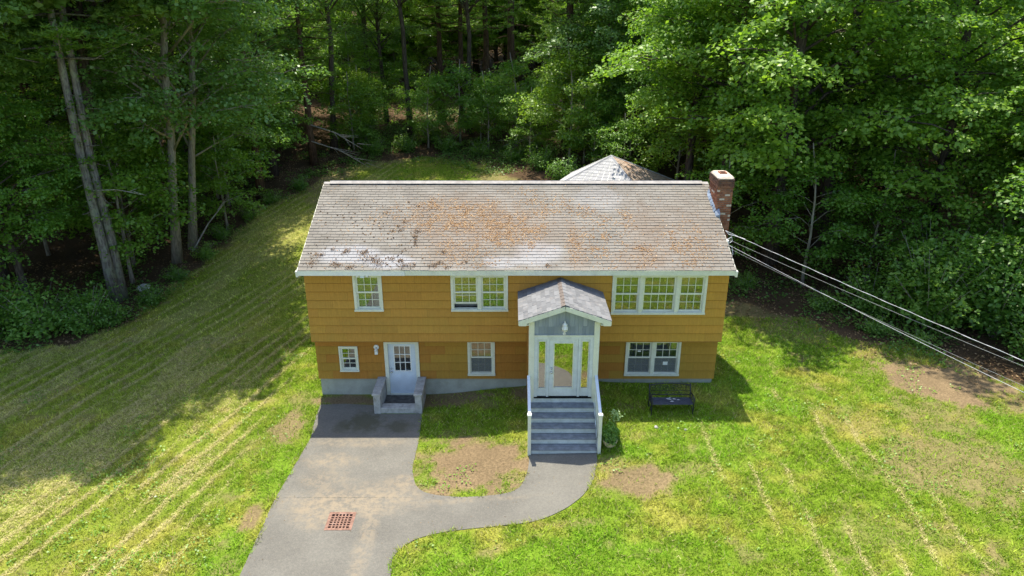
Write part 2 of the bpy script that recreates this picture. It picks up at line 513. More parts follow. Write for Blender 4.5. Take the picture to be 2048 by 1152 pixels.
def m_grass():
    n = NM('grass_blade')
    c = n.attr('bcol')
    d = n.n.new('ShaderNodeBsdfDiffuse'); t = n.n.new('ShaderNodeBsdfTranslucent')
    n.l.new(c, d.inputs[0]); n.l.new(c, t.inputs[0])
    mx = n.n.new('ShaderNodeMixShader'); mx.inputs[0].default_value = .35
    n.l.new(d.outputs[0], mx.inputs[1]); n.l.new(t.outputs[0], mx.inputs[2]); n.l.new(mx.outputs[0], n.out.inputs['Surface'])
    return n.m
M['grass'] = m_grass()

def m_bark(name, a, b, lichen=0):
    n = NM(name, .95, .1)
    v = n.scaled(n.pos, (9, 9, 1.6))
    f = n.noise(1.6, 5, v, .65)
    c = n.mix(n.ramp(f, .35, .65), a, b)
    if lichen:
        c = n.mix(n.math('MULTIPLY', n.ramp(n.noise(2.2, 4, rough=.65), .5, .6), lichen), c, (.30, .34, .24))
    n.color(c); n.bump(f, .9, .05)
    return n.m
M['bark'] = m_bark('dark_bark', (.055, .045, .038), (.13, .108, .09))
M['bark_grey'] = m_bark('grey_lichened_bark', (.11, .10, .092), (.27, .255, .235), .55)
M['bark_red'] = m_bark('red_brown_pine_bark', (.06, .038, .026), (.14, .09, .062))
M['bark_pale'] = m_bark('pale_bark', (.20, .18, .15), (.38, .35, .29), .35)
M['deadwood'] = m_bark('bleached_deadwood', (.22, .20, .17), (.42, .40, .36))
M['litter'] = leafmat('dead_leaf', (.17, .095, .045), (.36, .235, .12), .1, .02)
M['needles'] = leafmat('fallen_needle', (.23, .115, .048), (.44, .27, .125), .1, .02)

# ================================================================== GROUND
# yard outline (inside: mown grass, outside: woodland floor)
YARD = [(-60, -70), (70, -70), (70, -8), (40, -4), (30, -1.5), (24.8, .3), (22.9, 2.9), (20.4, 3.9), (19.2, 6.0), (16.6, 7.6), (14.6, 8.6),
        (13.5, 14), (9, 20), (8, 25), (6.2, 29), (3.4, 32), (0, 33.2), (-4, 32.4), (-6.4, 30), (-6.8, 26), (-8.9, 21.6), (-9.3, 12.6), (-10.1, 6.8), (-11.1, 4.5), (-13.9, 3.7), (-20, 3.2), (-40, 0)]
pin = [(.14, -8.9), (.15, -8.306), (.135, -5.42), (.35, -2.33), (.20, -1.2), (.14, -.30)]
p_top = [(1.0, -.24), (2.1, -.34), (2.15, -.9), (3.78, -.9)]
p_in = smooth_line([(3.80, -1.2), (3.843, -2.326), (3.845, -3.3), (3.851, -4.024), (4.103, -4.859), (4.646, -5.199), (5.656, -5.338), (6.793, -5.262), (7.228, -4.751), (7.405, -3.415)])
p_out = smooth_line([(9.46, -3.415), (9.443, -3.714), (9.157, -5.021), (8.582, -5.941), (7.6, -6.527), (6.529, -6.631), (5.198, -6.733), (4.303, -7.039), (3.861, -7.587), (3.847, -8.306), (3.85, -9)])
PAVE = pin + p_top + p_in + p_out + [(3.9, -16), (3.9, -26), (.2, -26), (.16, -16)]
HOUSE = [(-.0, .38), (14.0, .38), (14.0, 8.2), (0, 8.2)]

def axis(segs):
    out = []
    for a, b, n in segs: out += list(np.linspace(a, b, n, endpoint=False))
    out.append(segs[-1][1])
    return np.array(out)
gx = axis([(-300, -60, 10), (-60, -22, 24), (-22, -14, 20), (-14, 27, 260), (27, 40, 26), (40, 80, 20), (80, 300, 9)])
gy = axis([(-200, -40, 8), (-40, -12, 20), (-12, 9, 150), (9, 45, 100), (45, 100, 50), (100, 420, 14)])
GX, GY = np.meshgrid(gx, gy)
def soil_mask(x, y):
    n = fbm(x * .9, y * .9, 3) - .5
    n2 = fbm(x * 4.2, y * 4.2, 5) - .5
    m = np.zeros_like(x)
    for cx, cy, rx, ry, s in ((5.75, -3.95, 1.95, 1.5, 1), (10.6, -5.05, 1.15, .75, .95), (9.75, -4.3, .5, .5, .6), (12.1, -4.6, .8, .35, .5), (10.9, -2.9, .8, .3, .35), (22.1, .3, 2.4, 1.7, 1), (24.4, -1.3, 1.8, .9, .8),
                              (20.7, 3.4, 1.0, 1.4, .6), (19.8, -4.6, 1.9, 1.7, .72), (20.8, -1.6, 1.7, 1.3, .6), (18.4, -2.2, 1.4, 1.2, .45), (-.55, -1.6, .5, 1.1, .85), (-.3, -6.15, .28, .5, .9), (-.7, .1, .5, .8, .55), (-1.3, -3.0, .5, .5, .4),
                              (4.8, .0, 1.9, .45, .9), (7.2, .05, .6, .6, .9), (1.0, .05, 1.3, .4, 1), (8.3, -6.75, .8, .16, .5), (16.8, -7.2, 1.6, .8, .35), (14.6, 6.8, 1.5, 2.5, .8), (17, 7, 3, 1.4, .8), (5, 20, 3.2, 6, .5), (7, 26, 3, 6, .7), (-6, 28, 1.3, 5, .7), (-4, 33, 3, 2, .7), (18.6, 5.2, 2, 1.5, .6)):
        d = np.hypot((x - cx) / rx, (y - cy) / ry) + n * 1.3 + n2 * .9
        m = np.maximum(m, s * sst(1.25, .65, d))
    sp = fbm(x * 1.7 + 40, y * 1.7, 21)
    m = np.maximum(m, .7 * sst(.60, .72, sp) * sst(15, 18, x))
    m = np.maximum(m, .55 * sst(.66, .76, sp))
    return m
def straw_mask(x, y):
    """rows of dried clippings left by the mower"""
    u = x - .30 * y + .3 * (fbm(y * .22, x * .22, 31) - .5) * 2
    fr = np.abs(((u / .62) % 1.0) - .5) * 2
    seg = fbm(u * .9 + 5, y * .28, 33)
    left = sst(.55, .95, fr) * sst(.30, .5, seg) * sst(-1.0, -2.2, x)
    broad = sst(.46, .70, fbm(u * .7, y * .25 + 3, 35)) * sst(-1.5, -3.5, x) * .55
    u2 = x - .06 * (y + 3) + .5 * (fbm(y * .35, x * .3, 41) - .5)
    fr2 = np.abs(((u2 / .93) % 1.0) - .5) * 2
    seg2 = fbm(u2 * 1.3 + 9, y * .33, 43)
    right = .7 * sst(.74, .99, fr2) * sst(.48, .62, seg2) * sst(10.5, 11.5, x) * sst(-1.6 + 2.4 * (x > 14.8), -3.2 + 2.4 * (x > 14.8), y) * sst(20, 18, x)
    return np.clip(np.maximum(np.maximum(left, broad), right), 0, 1)
def lawn_colour(x, y):
    g = fbm(x * .45, y * .45, 51); q = fbm(x * 1.6, y * 1.6, 55)
    lush = np.zeros_like(x)
    for cx, cy, rx, ry in ((8.4, -7.9, 3.2, 1.1), (5.5, -8.2, 2, 1.0), (23.2, -3.2, 2.2, 1.8), (15.5, -.2, 2.0, 1.8), (-.2, -4.5, .7, 1.8), (-.5, -7.6, .9, 1.3), (10.4, -3.7, .6, .4), (13.5, -3.2, 1.6, 1.4), (17, 4, 3, 3)):
        lush = np.maximum(lush, sst(1.25, .4, np.hypot((x - cx) / rx, (y - cy) / ry) + (q - .5) * 1.0))
    base = np.array([.245, .375, .032]); lu = np.array([.225, .40, .030]); yel = np.array([.455, .455, .085]); st = np.array([.62, .57, .22])
    c = base[None] * np.ones(x.shape + (3,))
    t = np.clip(np.maximum(sst(.42, .70, g * .5 + q * .5), .4 * sst(-1, -4, x)), 0, 1)[..., None]
    c = c * (1 - .92 * t) + yel * .92 * t
    t = .8 * lush[..., None]; c = c * (1 - t) + lu * t
    s = straw_mask(x, y)[..., None]
    c = c * (1 - .8 * s) + st * .8 * s
    return c
sd = sdf_poly(GX, GY, YARD)
wob = sd + (fbm(GX * .6, GY * .6, 61) - .5) * 1.6
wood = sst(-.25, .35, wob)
lc = lawn_colour(GX, GY) * .62  # ground darkened; the shade between grass blades put into its colour
so = soil_mask(GX, GY)[..., None]
soilc = np.array([.215, .158, .092]) * (.75 + .5 * fbm(GX * 1.3, GY * 1.3, 71))[..., None]
gc = lc * (1 - so) + soilc * so
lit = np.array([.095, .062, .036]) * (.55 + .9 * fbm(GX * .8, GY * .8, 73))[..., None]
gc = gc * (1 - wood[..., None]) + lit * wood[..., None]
ps = sdf_poly(GX, GY, PAVE)
GZ = hgt(GX, GY) - .04 * sst(.0, -.12, ps) + .05 * (fbm(GX * 1.1, GY * 1.1, 81) - .5) * sst(.0, .4, ps) * sst(-.1, .6, sdf_poly(GX, GY, HOUSE)) + .12 * (fbm(GX * .5, GY * .5, 83) - .5) * wood
# slot in the sheet where the drain pit sits
ny, nx = GX.shape
idx = np.arange(nx * ny).reshape(ny, nx)
Q = np.stack([idx[:-1, :-1], idx[:-1, 1:], idx[1:, 1:], idx[1:, :-1]], -1).reshape(-1, 4)
cxm = (GX[:-1, :-1] + GX[1:, 1:]).ravel() / 2; cym = (GY[:-1, :-1] + GY[1:, 1:]).ravel() / 2
pit = (cxm > 1.8) & (cxm < 2.56) & (cym > -6.72) & (cym < -5.92)
Q = Q[~pit]
g4 = np.concatenate([gc, np.ones(gc.shape[:2] + (1,))], -1).reshape(-1, 4)
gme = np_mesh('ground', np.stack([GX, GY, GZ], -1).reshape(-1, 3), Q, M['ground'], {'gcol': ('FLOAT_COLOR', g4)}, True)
ground = tag(link_obj('ground', gme), kind='structure')

# ------------------------------------------------------------------ driveway and walkway: one asphalt sheet with a real edge
GR = (1.855, 2.525, -6.66, -5.99)      # drain opening
pts = [Vector(p) for p in PAVE]
nO = len(pts)
edges = [(i, (i + 1) % nO) for i in range(nO)]
hole = [Vector((GR[0], GR[2])), Vector((GR[1], GR[2])), Vector((GR[1], GR[3])), Vector((GR[0], GR[3]))]
edges += [(nO + i, nO + (i + 1) % 4) for i in range(4)]
xx, yy = np.meshgrid(np.arange(.25, 9.6, .3), np.arange(-25, -.2, .3))
ok = (sdf_poly(xx, yy, PAVE) < -.12) & ((xx < GR[0] - .05) | (xx > GR[1] + .05) | (yy < GR[2] - .05) | (yy > GR[3] + .05))
inner = [Vector((float(a), float(b))) for a, b in zip(xx[ok], yy[ok])]
res = delaunay_2d_cdt(pts + hole + inner, edges, [], 0, 1e-5)
cv, cf = res[0], res[2]
def pave_z(x, y): return hz(x, y) + .016
keep = []
cmx = np.array([sum(cv[i].x for i in f) / len(f) for f in cf]); cmy = np.array([sum(cv[i].y for i in f) / len(f) for f in cf])
cin = sdf_poly(cmx, cmy, PAVE)
for f, mx, my, dd in zip(cf, cmx, cmy, cin):
    if dd < 0 and not (GR[0] < mx < GR[1] and GR[2] < my < GR[3]): keep.append(tuple(f))
mb = MB()
wobx = lambda p: (fbm(np.array([p.x * 2.2]), np.array([p.y * 2.2]), 91)[0] - .5) * .07
vv = []
for i, p in enumerate(cv):
    d = wobx(p) if i < nO else 0
    vv.append((p.x + d, p.y + d * .5, pave_z(p.x, p.y)))
mb.add(vv, keep)
for i in range(nO):      # turned-down edge
    a = vv[i]; b = vv[(i + 1) % nO]
    mb.add([a, b, (b[0], b[1], b[2] - .06), (a[0], a[1], a[2] - .06)], [(0, 1, 2, 3)])
drive = mb.build('driveway', M['asphalt'])
tag(drive, kind='structure')

# ------------------------------------------------------------------ drain
gz = pave_z(2.2, -6.3)
t = thing('drain_grate', 'square rusty iron drain grate set in the asphalt driveway', 'drain grate', (2.19, -6.325, gz))
x0, x1, y0, y1 = GR
m = MB(); fw = .055
m.box(x0 - .03, x1 + .03, y0 - .03, y0 + fw, gz - .05, gz + .008); m.box(x0 - .03, x1 + .03, y1 - fw, y1 + .03, gz - .05, gz + .008)
m.box(x0 - .03, x0 + fw, y0 + fw, y1 - fw, gz - .05, gz + .008); m.box(x1 - fw, x1 + .03, y0 + fw, y1 - fw, gz - .05, gz + .008)
m.build('frame', M['rust'], t)
ix0, ix1, iy0, iy1 = x0 + fw, x1 - fw, y0 + fw, y1 - fw
for k in range(1, 6):
    xk = ix0 + (ix1 - ix0) * k / 6; yk = iy0 + (iy1 - iy0) * k / 6
    MB().box(xk - .019, xk + .019, iy0, iy1, gz - .04, gz + .004).build('bar', M['rust'], t)
    MB().box(ix0, ix1, yk - .019, yk + .019, gz - .043, gz + .0005).build('bar', M['rust'], t)
m = MB()
m.box(x0 - .02, x1 + .02, y0 - .02, y1 + .02, gz - .75, gz - .7)
for (a, b, c, d) in ((x0 - .04, x0, y0, y1), (x1, x1 + .04, y0, y1), (x0 - .04, x1 + .04, y0 - .04, y0), (x0 - .04, x1 + .04, y1, y1 + .04)):
    m.box(a, b, c, d, gz - .7, gz - .055)
m.build('pit', M['dark'], t)

# ------------------------------------------------------------------ grass blades
def blades(n, xr, yr, hmin, hmax, wd, far=False):
    x = RNG.uniform(*xr, n); y = RNG.uniform(*yr, n)
    s = sdf_poly(x, y, YARD) + (fbm(x * .6, y * .6, 61) - .5) * 1.6
    p = sdf_poly(x, y, PAVE); hs = sdf_poly(x, y, HOUSE)
    so = soil_mask(x, y)
    patch = fbm(x * 3.1, y * 3.1, 95)
    ok = (s < .1) & (p > -.02 + .30 * (fbm(x * 2.5, y * 2.5, 97) - .5)) & (hs > .04) & (RNG.random(n) > so * 1.02) & (RNG.random(n) < .35 + 1.1 * sst(.3, .6, patch))
    ok &= ~((x > 7.3) & (x < 9.6) & (y > -3.6) & (y < .4))
    ok &= ~((x > 2.05) & (x < 3.85) & (y > -.95) & (y < .4))
    x = x[ok]; y = y[ok]
    n = len(x)
    c = lawn_colour(x, y)
    kk = vn(x * 8.5, y * 8.5, 99) * .6 + vn(x * 17, y * 17, 98) * .4
    c *= ((.55 + .9 * RNG.random(n)) * (.42 + 1.15 * kk))[:, None]
    dry = RNG.random(n) < .10
    c[dry] = np.array([.56, .49, .22]) * (.6 + .6 * RNG.random(dry.sum()))[:, None]
    z = hgt(x, y) - .005
    a = RNG.uniform(0, 2 * np.pi, n); hh = RNG.uniform(hmin, hmax, n) * (.6 + .9 * patch[ok]) * (.45 + 1.1 * kk); ww = wd * RNG.uniform(.7, 1.3, n)
    b = RNG.uniform(0, 2 * np.pi, n); ln = hh * RNG.uniform(.5, 1.5, n)
    P = np.stack([x, y, z], -1); dx = np.stack([np.cos(a), np.sin(a), 0 * a], -1) * ww[:, None] / 2
    tip = P + np.stack([np.cos(b) * ln, np.sin(b) * ln, hh], -1)
    V = np.stack([P - dx, P + dx, tip], 1).reshape(-1, 3)
    return V, np.repeat(np.concatenate([c, np.ones((n, 1))], 1), 3, 0)
def straw(n, xr, yr):
    x = RNG.uniform(*xr, n); y = RNG.uniform(*yr, n)
    ok = (RNG.random(n) < straw_mask(x, y) ** 1.3) & (sdf_poly(x, y, PAVE) > .05) & (sdf_poly(x, y, YARD) < -.2) & (soil_mask(x, y) < .6)
    x = x[ok]; y = y[ok]; n = len(x)
    a = RNG.normal(1.25, .8, n); L = RNG.uniform(.05, .14, n)
    z = hgt(x, y) + RNG.uniform(.03, .07, n)
    P = np.stack([x, y, z], -1); d = np.stack([np.cos(a) * L, np.sin(a) * L, RNG.normal(0, .015, n)], -1); q = np.stack([-np.sin(a), np.cos(a), 0 * a], -1) * .008
    V = np.stack([P - q, P + q, P + d], 1).reshape(-1, 3)
    c = np.array([.62, .54, .27]) * (.6 + .6 * RNG.random(n))[:, None]
    return V, np.repeat(np.concatenate([c, np.ones((n, 1))], 1), 3, 0)
parts = [blades(210000, (-15, .6), (-9.2, 5), .045, .11, .024), blades(60000, (-12, 0), (5, 28), .05, .11, .036),
         blades(360000, (3.6, 27), (-9.2, 6), .045, .11, .024), blades(40000, (-8, 9), (9, 38), .04, .09, .045),
         blades(70000, (-20, 40), (-24, -9.2), .05, .11, .036), straw(170000, (-15, 0), (-9.2, 5)), straw(80000, (10, 21), (-9.2, 2))]
V = np.concatenate([p[0] for p in parts]); Cc = np.concatenate([p[1] for p in parts])
me = np_mesh('grass', V, np.arange(len(V)).reshape(-1, 3), M['grass'], {'bcol': ('FLOAT_COLOR', Cc)})
tag(link_obj('grass', me), 'short patchy green and straw lawn grass around the house', 'grass', kind='stuff')

# ================================================================== HOUSE
W = 14.0
house = thing('house', 'two-storey house sided in golden brown shingles with a long grey gabled roof', 'house', (7, 4.1, 0))
ZO, ZS, ZT = 2.33, .68, 4.86       # overhang underside, sill of siding, wall top
YE, ZE = -.28, 5.03
YR, ZR = 4.12, 6.86
AR = math.atan2(ZR - ZE, YR - YE)
LR = math.hypot(ZR - ZE, YR - YE)
YB = 2 * YR - 0.0                  # rear wall

upper_holes = [(1.595, 2.55, 3.463, 4.80), (4.825, 6.715, 3.463, 4.80), (10.165, 13.30, 3.35, 4.80)]
lower_holes = [(.805, 1.465, .98, 1.962), (2.39, 3.60, -.05, 2.14), (5.30, 6.25, .82, 2.22), (10.81, 12.73, .813, 2.22)]

def wall_with_holes(mb, x0, x1, z0, z1, holes, ya, yb):
    xs = sorted({x0, x1, *[h[0] for h in holes], *[h[1] for h in holes]})
    for a, b in zip(xs[:-1], xs[1:]):
        hs = sorted([(h[2], h[3]) for h in holes if h[0] <= a + 1e-6 and h[1] >= b - 1e-6])
        z = z0
        for ha, hb in hs:
            if ha > z + .001: mb.box(a, b, ya, yb, z, min(ha, z1))
            z = max(z, hb)
        if z < z1 - .001: mb.box(a, b, ya, yb, z, z1)
ins = lambda h: (h[0] + .03, h[1] - .03, h[2] + .03, h[3] - .03)
m = MB()
wall_with_holes(m, .03, W - .03, ZO, ZT, [ins(h) for h in upper_holes], .041, .15)
wall_with_holes(m, .03, W - .03, ZS, ZO - .04, [ins(h) for h in lower_holes if h[2] > 0] + [(2.42, 3.57, ZS, 2.11)], .411, .52)
m.box(.03, .15, .55, YB - .03, ZS, ZT); m.box(W - .15, W - .03, .55, YB - .03, ZS, ZT)
m.box(.03, .15, .15, .55, ZO + .001, ZT); m.box(W - .15, W - .03, .15, .55, ZO + .001, ZT)
m.box(.15, W - .15, YB - .15, YB - .03, ZS, ZT)
for xx0 in (.03, W - .15):
    m.prism([(xx0, .03, ZT + .001), (xx0, YB - .03, ZT + .001), (xx0, YR, ZR - .17)], (.12, 0, 0))
wall = m.build('wall', M['backing'], house)
m = MB()
m.box(.15, W - .15, .55, YB - .15, 2.30, 2.45); m.box(.15, W - .15, .15, YB - .15, ZT - .09, ZT - .02); m.box(.15, W - .15, 4.2, 4.3, ZS, ZT - .1); m.box(.06, W - .06, .55, YB - .06, -.05, .02)
m.box(4.0, 4.1, .55, 4.2, 0.05, ZT - .1); m.box(8.6, 8.7, .55, 4.2, 0.05, ZT - .1)
m.build('room_partition', M['interior'], house)
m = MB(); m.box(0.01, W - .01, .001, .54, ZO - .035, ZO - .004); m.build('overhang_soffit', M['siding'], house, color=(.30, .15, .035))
m = MB()
m.box(.05, 2.42, .43, .56, -.4, ZS - .004); m.box(3.57, W - .05, .43, .56, -.4, ZS - .004)
m.box(.05, .2, .56, YB - .05, -.4, ZS - .004); m.box(W - .2, W - .05, .56, YB - .05, -.4, ZS - .004); m.box(.2, W - .2, YB - .2, YB - .05, -.4, ZS - .004)
m.box(2.42, 3.57, .43, .56, -.4, -.06)
m.build('foundation', M['foundation'], house)

# --- siding: every shingle panel is a piece
GOLD = (.40, .190, .034)
def panel_piece(xa, xb, za, zb, row0, row1, Y, col):
    def th(z):
        f = (z - row0) / (row1 - row0)
        return .056 * (1 - f) + .010 * f
    yb = Y + .040
    xj = .0015
    MB().hexa([(xa + xj, yb - th(za), za), (xb - xj, yb - th(za), za), (xb - xj, yb, za), (xa + xj, yb, za),
               (xa + xj, yb - th(zb), zb), (xb - xj, yb - th(zb), zb), (xb - xj, yb, zb), (xa + xj, yb, zb)]).build('shingle_panel', M['siding'], wall, color=col)
def course(z0, z1, Y, holes, ri, colf, xa=0., xb=W, skip=None):
    js = {xa, xb}
    x = xa + (ri * .52) % 1.22
    while x < xb:
        if x - xa > .25 and xb - x > .25: js.add(x)
        x += 1.22
    act = [h for h in holes if h[2] < z1 - .01 and h[3] > z0 + .01]
    for hq in act:
        js = {j for j in js if not (hq[0] - .12 < j < hq[1] + .12 and j not in (xa, xb))} | {hq[0], hq[1]}
    js = sorted(js)
    for a, b in zip(js[:-1], js[1:]):
        mid = (a + b) / 2
        if skip and skip[0] < a and b < skip[1]: continue
        cov = [hq for hq in act if hq[0] <= mid <= hq[1]]
        col = colf(mid, ri)
        if not cov: panel_piece(a, b, z0 + .001, z1 - .024, z0, z1, Y, col)  # stops short so a slit of dark backing draws the shadow line
        else:
            hq = cov[0]
            if hq[2] - z0 > .03: panel_piece(a, b, z0 + .001, hq[2], z0, z1, Y, col)
            if z1 - hq[3] > .03: panel_piece(a, b, hq[3], z1, z0, z1, Y, col)
def jig(c, s=.08):
    k = 1 + random.uniform(-s, s); return tuple(min(1, q * k * (1 + random.uniform(-.025, .025))) for q in c)
def col_up(x, r):
    if x > 9: return jig((.485, .262, .042), .06)  # right end yellower; the warmer light there put into the panel colour
    return jig((.45, .232, .040) if r > 4 else (.455, .242, .045), .06)
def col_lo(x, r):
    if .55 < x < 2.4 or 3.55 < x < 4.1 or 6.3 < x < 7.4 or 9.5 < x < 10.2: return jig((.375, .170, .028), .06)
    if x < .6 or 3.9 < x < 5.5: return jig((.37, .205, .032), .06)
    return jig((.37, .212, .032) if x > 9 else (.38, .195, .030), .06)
for r in range(8):
    course(ZO + .305 * r, ZO + .305 * (r + 1), 0., upper_holes, r, col_up)
course(ZO + .305 * 8, ZT + .02, 0., upper_holes, 8, col_up)
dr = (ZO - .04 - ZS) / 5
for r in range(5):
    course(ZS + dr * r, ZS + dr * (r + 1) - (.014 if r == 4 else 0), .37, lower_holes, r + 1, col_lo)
# gable ends and rear: one wedge board run per course
for side in (0, 1):
    X = 0.001 if side == 0 else W - .001; sg = -1 if side == 0 else 1
    z = ZS; r = 0
    while z < ZR - .35:
        z1 = z + .305
        y0 = .401 if z < ZO - .05 else .035
        if z < ZO - .05: z1 = min(z1, ZO - .04)
        y1 = YB - .04
        if z1 > ZT - .1:
            f = (z1 - ZT + .12) / (ZR - .17 - ZT); y0 = max(y0, .03 + f * (YR - .03)); y1 = YB - y0
        if y1 - y0 > .3:
            Xi = X + sg * -.03
            MB().hexa([(Xi, y0, z), (Xi, y1, z), (Xi + sg * .034, y1, z), (Xi + sg * .034, y0, z), (Xi, y0, z1), (Xi, y1, z1), (Xi + sg * .012, y1, z1), (Xi + sg * .012, y0, z1)]).build('shingle_course', M['siding'], wall, color=jig(GOLD))
        z = z1 if z1 > z + .02 else z + .05
        if abs(z - (ZO - .04)) < .001: z = ZO
        r += 1
for r in range(14):
    z = ZS + .3 * r
    MB().hexa([(.03, YB - .029, z), (W - .03, YB - .029, z), (W - .03, YB + .004, z), (.03, YB + .004, z), (.03, YB - .029, z + .3), (W - .03, YB - .029, z + .3), (W - .03, YB - .017, z + .3), (.03, YB - .017, z + .3)]).build('shingle_course', M['siding'], wall, color=jig(GOLD))

# --- windows
PANE = MB().box(-.5, .5, -.5, .5, -.5, .5).mesh('pane', M['glass'])
def put_piece(name, me, parent, c, s, rot=None):
    o = link_obj(name, me, parent, Vector(c) - ORG[parent])
    o.scale = s
    if rot: o.rotation_euler = rot
    return o
def sash(win, x0, x1, z0, z1, y, cols, rows, screen=False, fw=.045, mun=.017, glass=None):
    f = MB()
    f.box(x0, x0 + fw, y, y + .035, z0, z1); f.box(x1 - fw, x1, y, y + .035, z0, z1)
    f.box(x0 + fw, x1 - fw, y, y + .035, z0, z0 + fw * 1.15); f.box(x0 + fw, x1 - fw, y, y + .035, z1 - fw, z1)
    f.build('sash', M['vinyl'], win)
    gx0, gx1, gz0, gz1 = x0 + fw, x1 - fw, z0 + fw * 1.15, z1 - fw
    for k in range(1, cols):
        xk = gx0 + (gx1 - gx0) * k / cols
        MB().box(xk - mun / 2, xk + mun / 2, y + .006, y + .022, gz0, gz1).build('muntin', M['vinyl'], win)
    for k in range(1, rows):
        zk = gz0 + (gz1 - gz0) * k / rows
        MB().box(gx0, gx1, y + .008, y + .021, zk - mun / 2, zk + mun / 2).build('muntin', M['vinyl'], win)
    for i in range(cols):
        for j in range(rows):
            a = gx0 + (gx1 - gx0) * i / cols; b = gx0 + (gx1 - gx0) * (i + 1) / cols
            c = gz0 + (gz1 - gz0) * j / rows; d = gz0 + (gz1 - gz0) * (j + 1) / rows
            put_piece('pane', glass or PANE, win, ((a + b) / 2, y + .026, (c + d) / 2), (b - a, .004, d - c))
    if screen:
        MB().box(gx0 - .02, gx1 + .02, y - .006, y - .005, gz0 - .03, gz1 + .01).build('insect_screen', M['mesh'], win)
def make_window(h, Y, units, cw=.075, sill=True, curtain=False, raised=None, blinds=False, sticker=False, pane_backer=None):
    x0, x1, z0, z1 = h
    m = MB(); yf = Y - .035; yk = Y + .06
    m.box(x0, x0 + cw, yf, yk, z0 + cw * .8, z1 - cw); m.box(x1 - cw, x1, yf, yk, z0 + cw * .8, z1 - cw)
    m.box(x0, x1, yf - .004, yk, z1 - cw, z1); m.box(x0 - .012, x1 + .012, yf - .03, yk, z0, z0 + cw * .8)
    n = len(units); tot = sum(u[0] for u in units); mull = .10
    avail = (x1 - x0) - 2 * cw - mull * (n - 1)
    xs = x0 + cw; spans = []
    for i, u in enumerate(units):
        wd = avail * u[0] / tot
        spans.append((xs, xs + wd)); xs += wd
        if i < n - 1:
            m.box(xs, xs + mull, yf + .003, yk, z0 + cw * .8, z1 - cw); xs += mull
    win = m.build('window', M['trim'], house)
    za, zb = z0 + cw * .8, z1 - cw; zm = (za + zb) / 2
    for i, ((a, b), u) in enumerate(zip(spans, units)):
        up = .16 if raised == i else 0
        j = MB(); t = .022
        j.box(a, a + t, Y - .012, Y + .14, za, zb); j.box(b - t, b, Y - .012, Y + .14, za, zb); j.box(a + t, b - t, Y - .012, Y + .14, za, za + t); j.box(a + t, b - t, Y - .012, Y + .14, zb - t, zb)
        j.build('jamb', M['vinyl'], win)
        sash(win, a + t, b - t, zm - .02, zb - t, Y + .012, u[1], u[2])
        sash(win, a + t, b - t, za + t + up, zm + .02 + up, Y + .055, u[1], u[2], blinds)
        if curtain:
            for q in (0, 1):
                cmb = MB(); cw_ = (b - a) * .30
                xa = a + .02 if q == 0 else b - .02 - cw_
                for k in range(6):
                    xk = xa + cw_ * k / 6
                    cmb.hexa([(xk, Y + .17 + .02 * (k % 2), za), (xk + cw_ / 6, Y + .19 - .02 * (k % 2), za), (xk + cw_ / 6, Y + .195 - .02 * (k % 2), za), (xk, Y + .175 + .02 * (k % 2), za),
                              (xk, Y + .17 + .02 * (k % 2), zb), (xk + cw_ / 6, Y + .19 - .02 * (k % 2), zb), (xk + cw_ / 6, Y + .195 - .02 * (k % 2), zb), (xk, Y + .175 + .02 * (k % 2), zb)])
                cmb.build('curtain', M['curtain'], win)
        if pane_backer or blinds:
            MB().box(a + .01, b - .01, Y + .26, Y + .27, za + .02, zb - .02).build('pane_backer', pane_backer or M['pane_backer2'], win)  # panel added behind the panes to stand in for their mottled reflections
        if sticker:
            MB().box(a + (b - a) * (.42 if i == 0 else .40), a + (b - a) * (.56 if i == 0 else .60), Y + (.045 if i == 0 else .052) - .025, Y + (.046 if i == 0 else .053) - .025 + .002, (zm + .22 if i == 0 else zm - .30), (zm + .27 if i == 0 else zm - .17)).build('sticker', M['trim_clean'], win)
    return win
M['pane_backer'] = simple('tan_reflection_backer', (.24, .20, .13), .9, .1, .3, 4, 30, .2, ((.10, .09, .06), .7))  # tan mottling of the window reflections put into the colour
M['pane_backer2'] = simple('grey_pane_backer', (.27, .27, .24), .9, .1, .2, 3, 30, .2, ((.14, .14, .12), .6))  # grey tone for the panel added behind the other panes
make_window(upper_holes[0], 0, [(1, 3, 2)], curtain=True, pane_backer=M['pane_backer2'])
make_window(upper_holes[1], 0, [(1, 3, 2), (1, 3, 2)], raised=0, pane_backer=M['pane_backer2'])
make_window(upper_holes[2], 0, [(1, 3, 2), (1.32, 4, 2), (1, 3, 2)], pane_backer=M['pane_backer'])
make_window(lower_holes[0], .37, [(1, 2, 2)], cw=.05)
make_window(lower_holes[2], .37, [(1, 3, 2)], blinds=True)
make_window(lower_holes[3], .37, [(1, 3, 2), (1, 3, 2)], blinds=True, sticker=True)

# --- side door with nine panes
Y = .37
m = MB(); m.box(2.39, 2.515, Y - .035, Y + .1, -.03, 2.135); m.box(3.475, 3.60, Y - .035, Y + .1, -.03, 2.135); m.box(2.515, 3.475, Y - .035, Y + .1, 2.06, 2.135)
m.build('door_casing', M['trim'], house)
dx0, dx1, dz0, dz1 = 2.515, 3.475, -.03, 2.06
door = MB()
lx0, lx1, lz0, lz1 = 2.73, 3.275, .98, 1.93
yd = Y + .055
wall_with_holes(door, dx0, dx1, dz0, dz1, [(lx0, lx1, lz0, lz1)], yd, yd + .045)
dob = door.build('door', M['bluedoor'], house)
m = MB()
for (a, b, c, d) in ((lx0 - .035, lx1 + .035, lz0 - .035, lz0), (lx0 - .035, lx1 + .035, lz1, lz1 + .035)): m.box(a, b, yd - .012, yd + .02, c, d)
for (a, b) in ((lx0 - .035, lx0), (lx1, lx1 + .035)): m.box(a, b, yd - .012, yd + .02, lz0, lz1)
m.build('lite_frame', M['trim_clean'], dob)
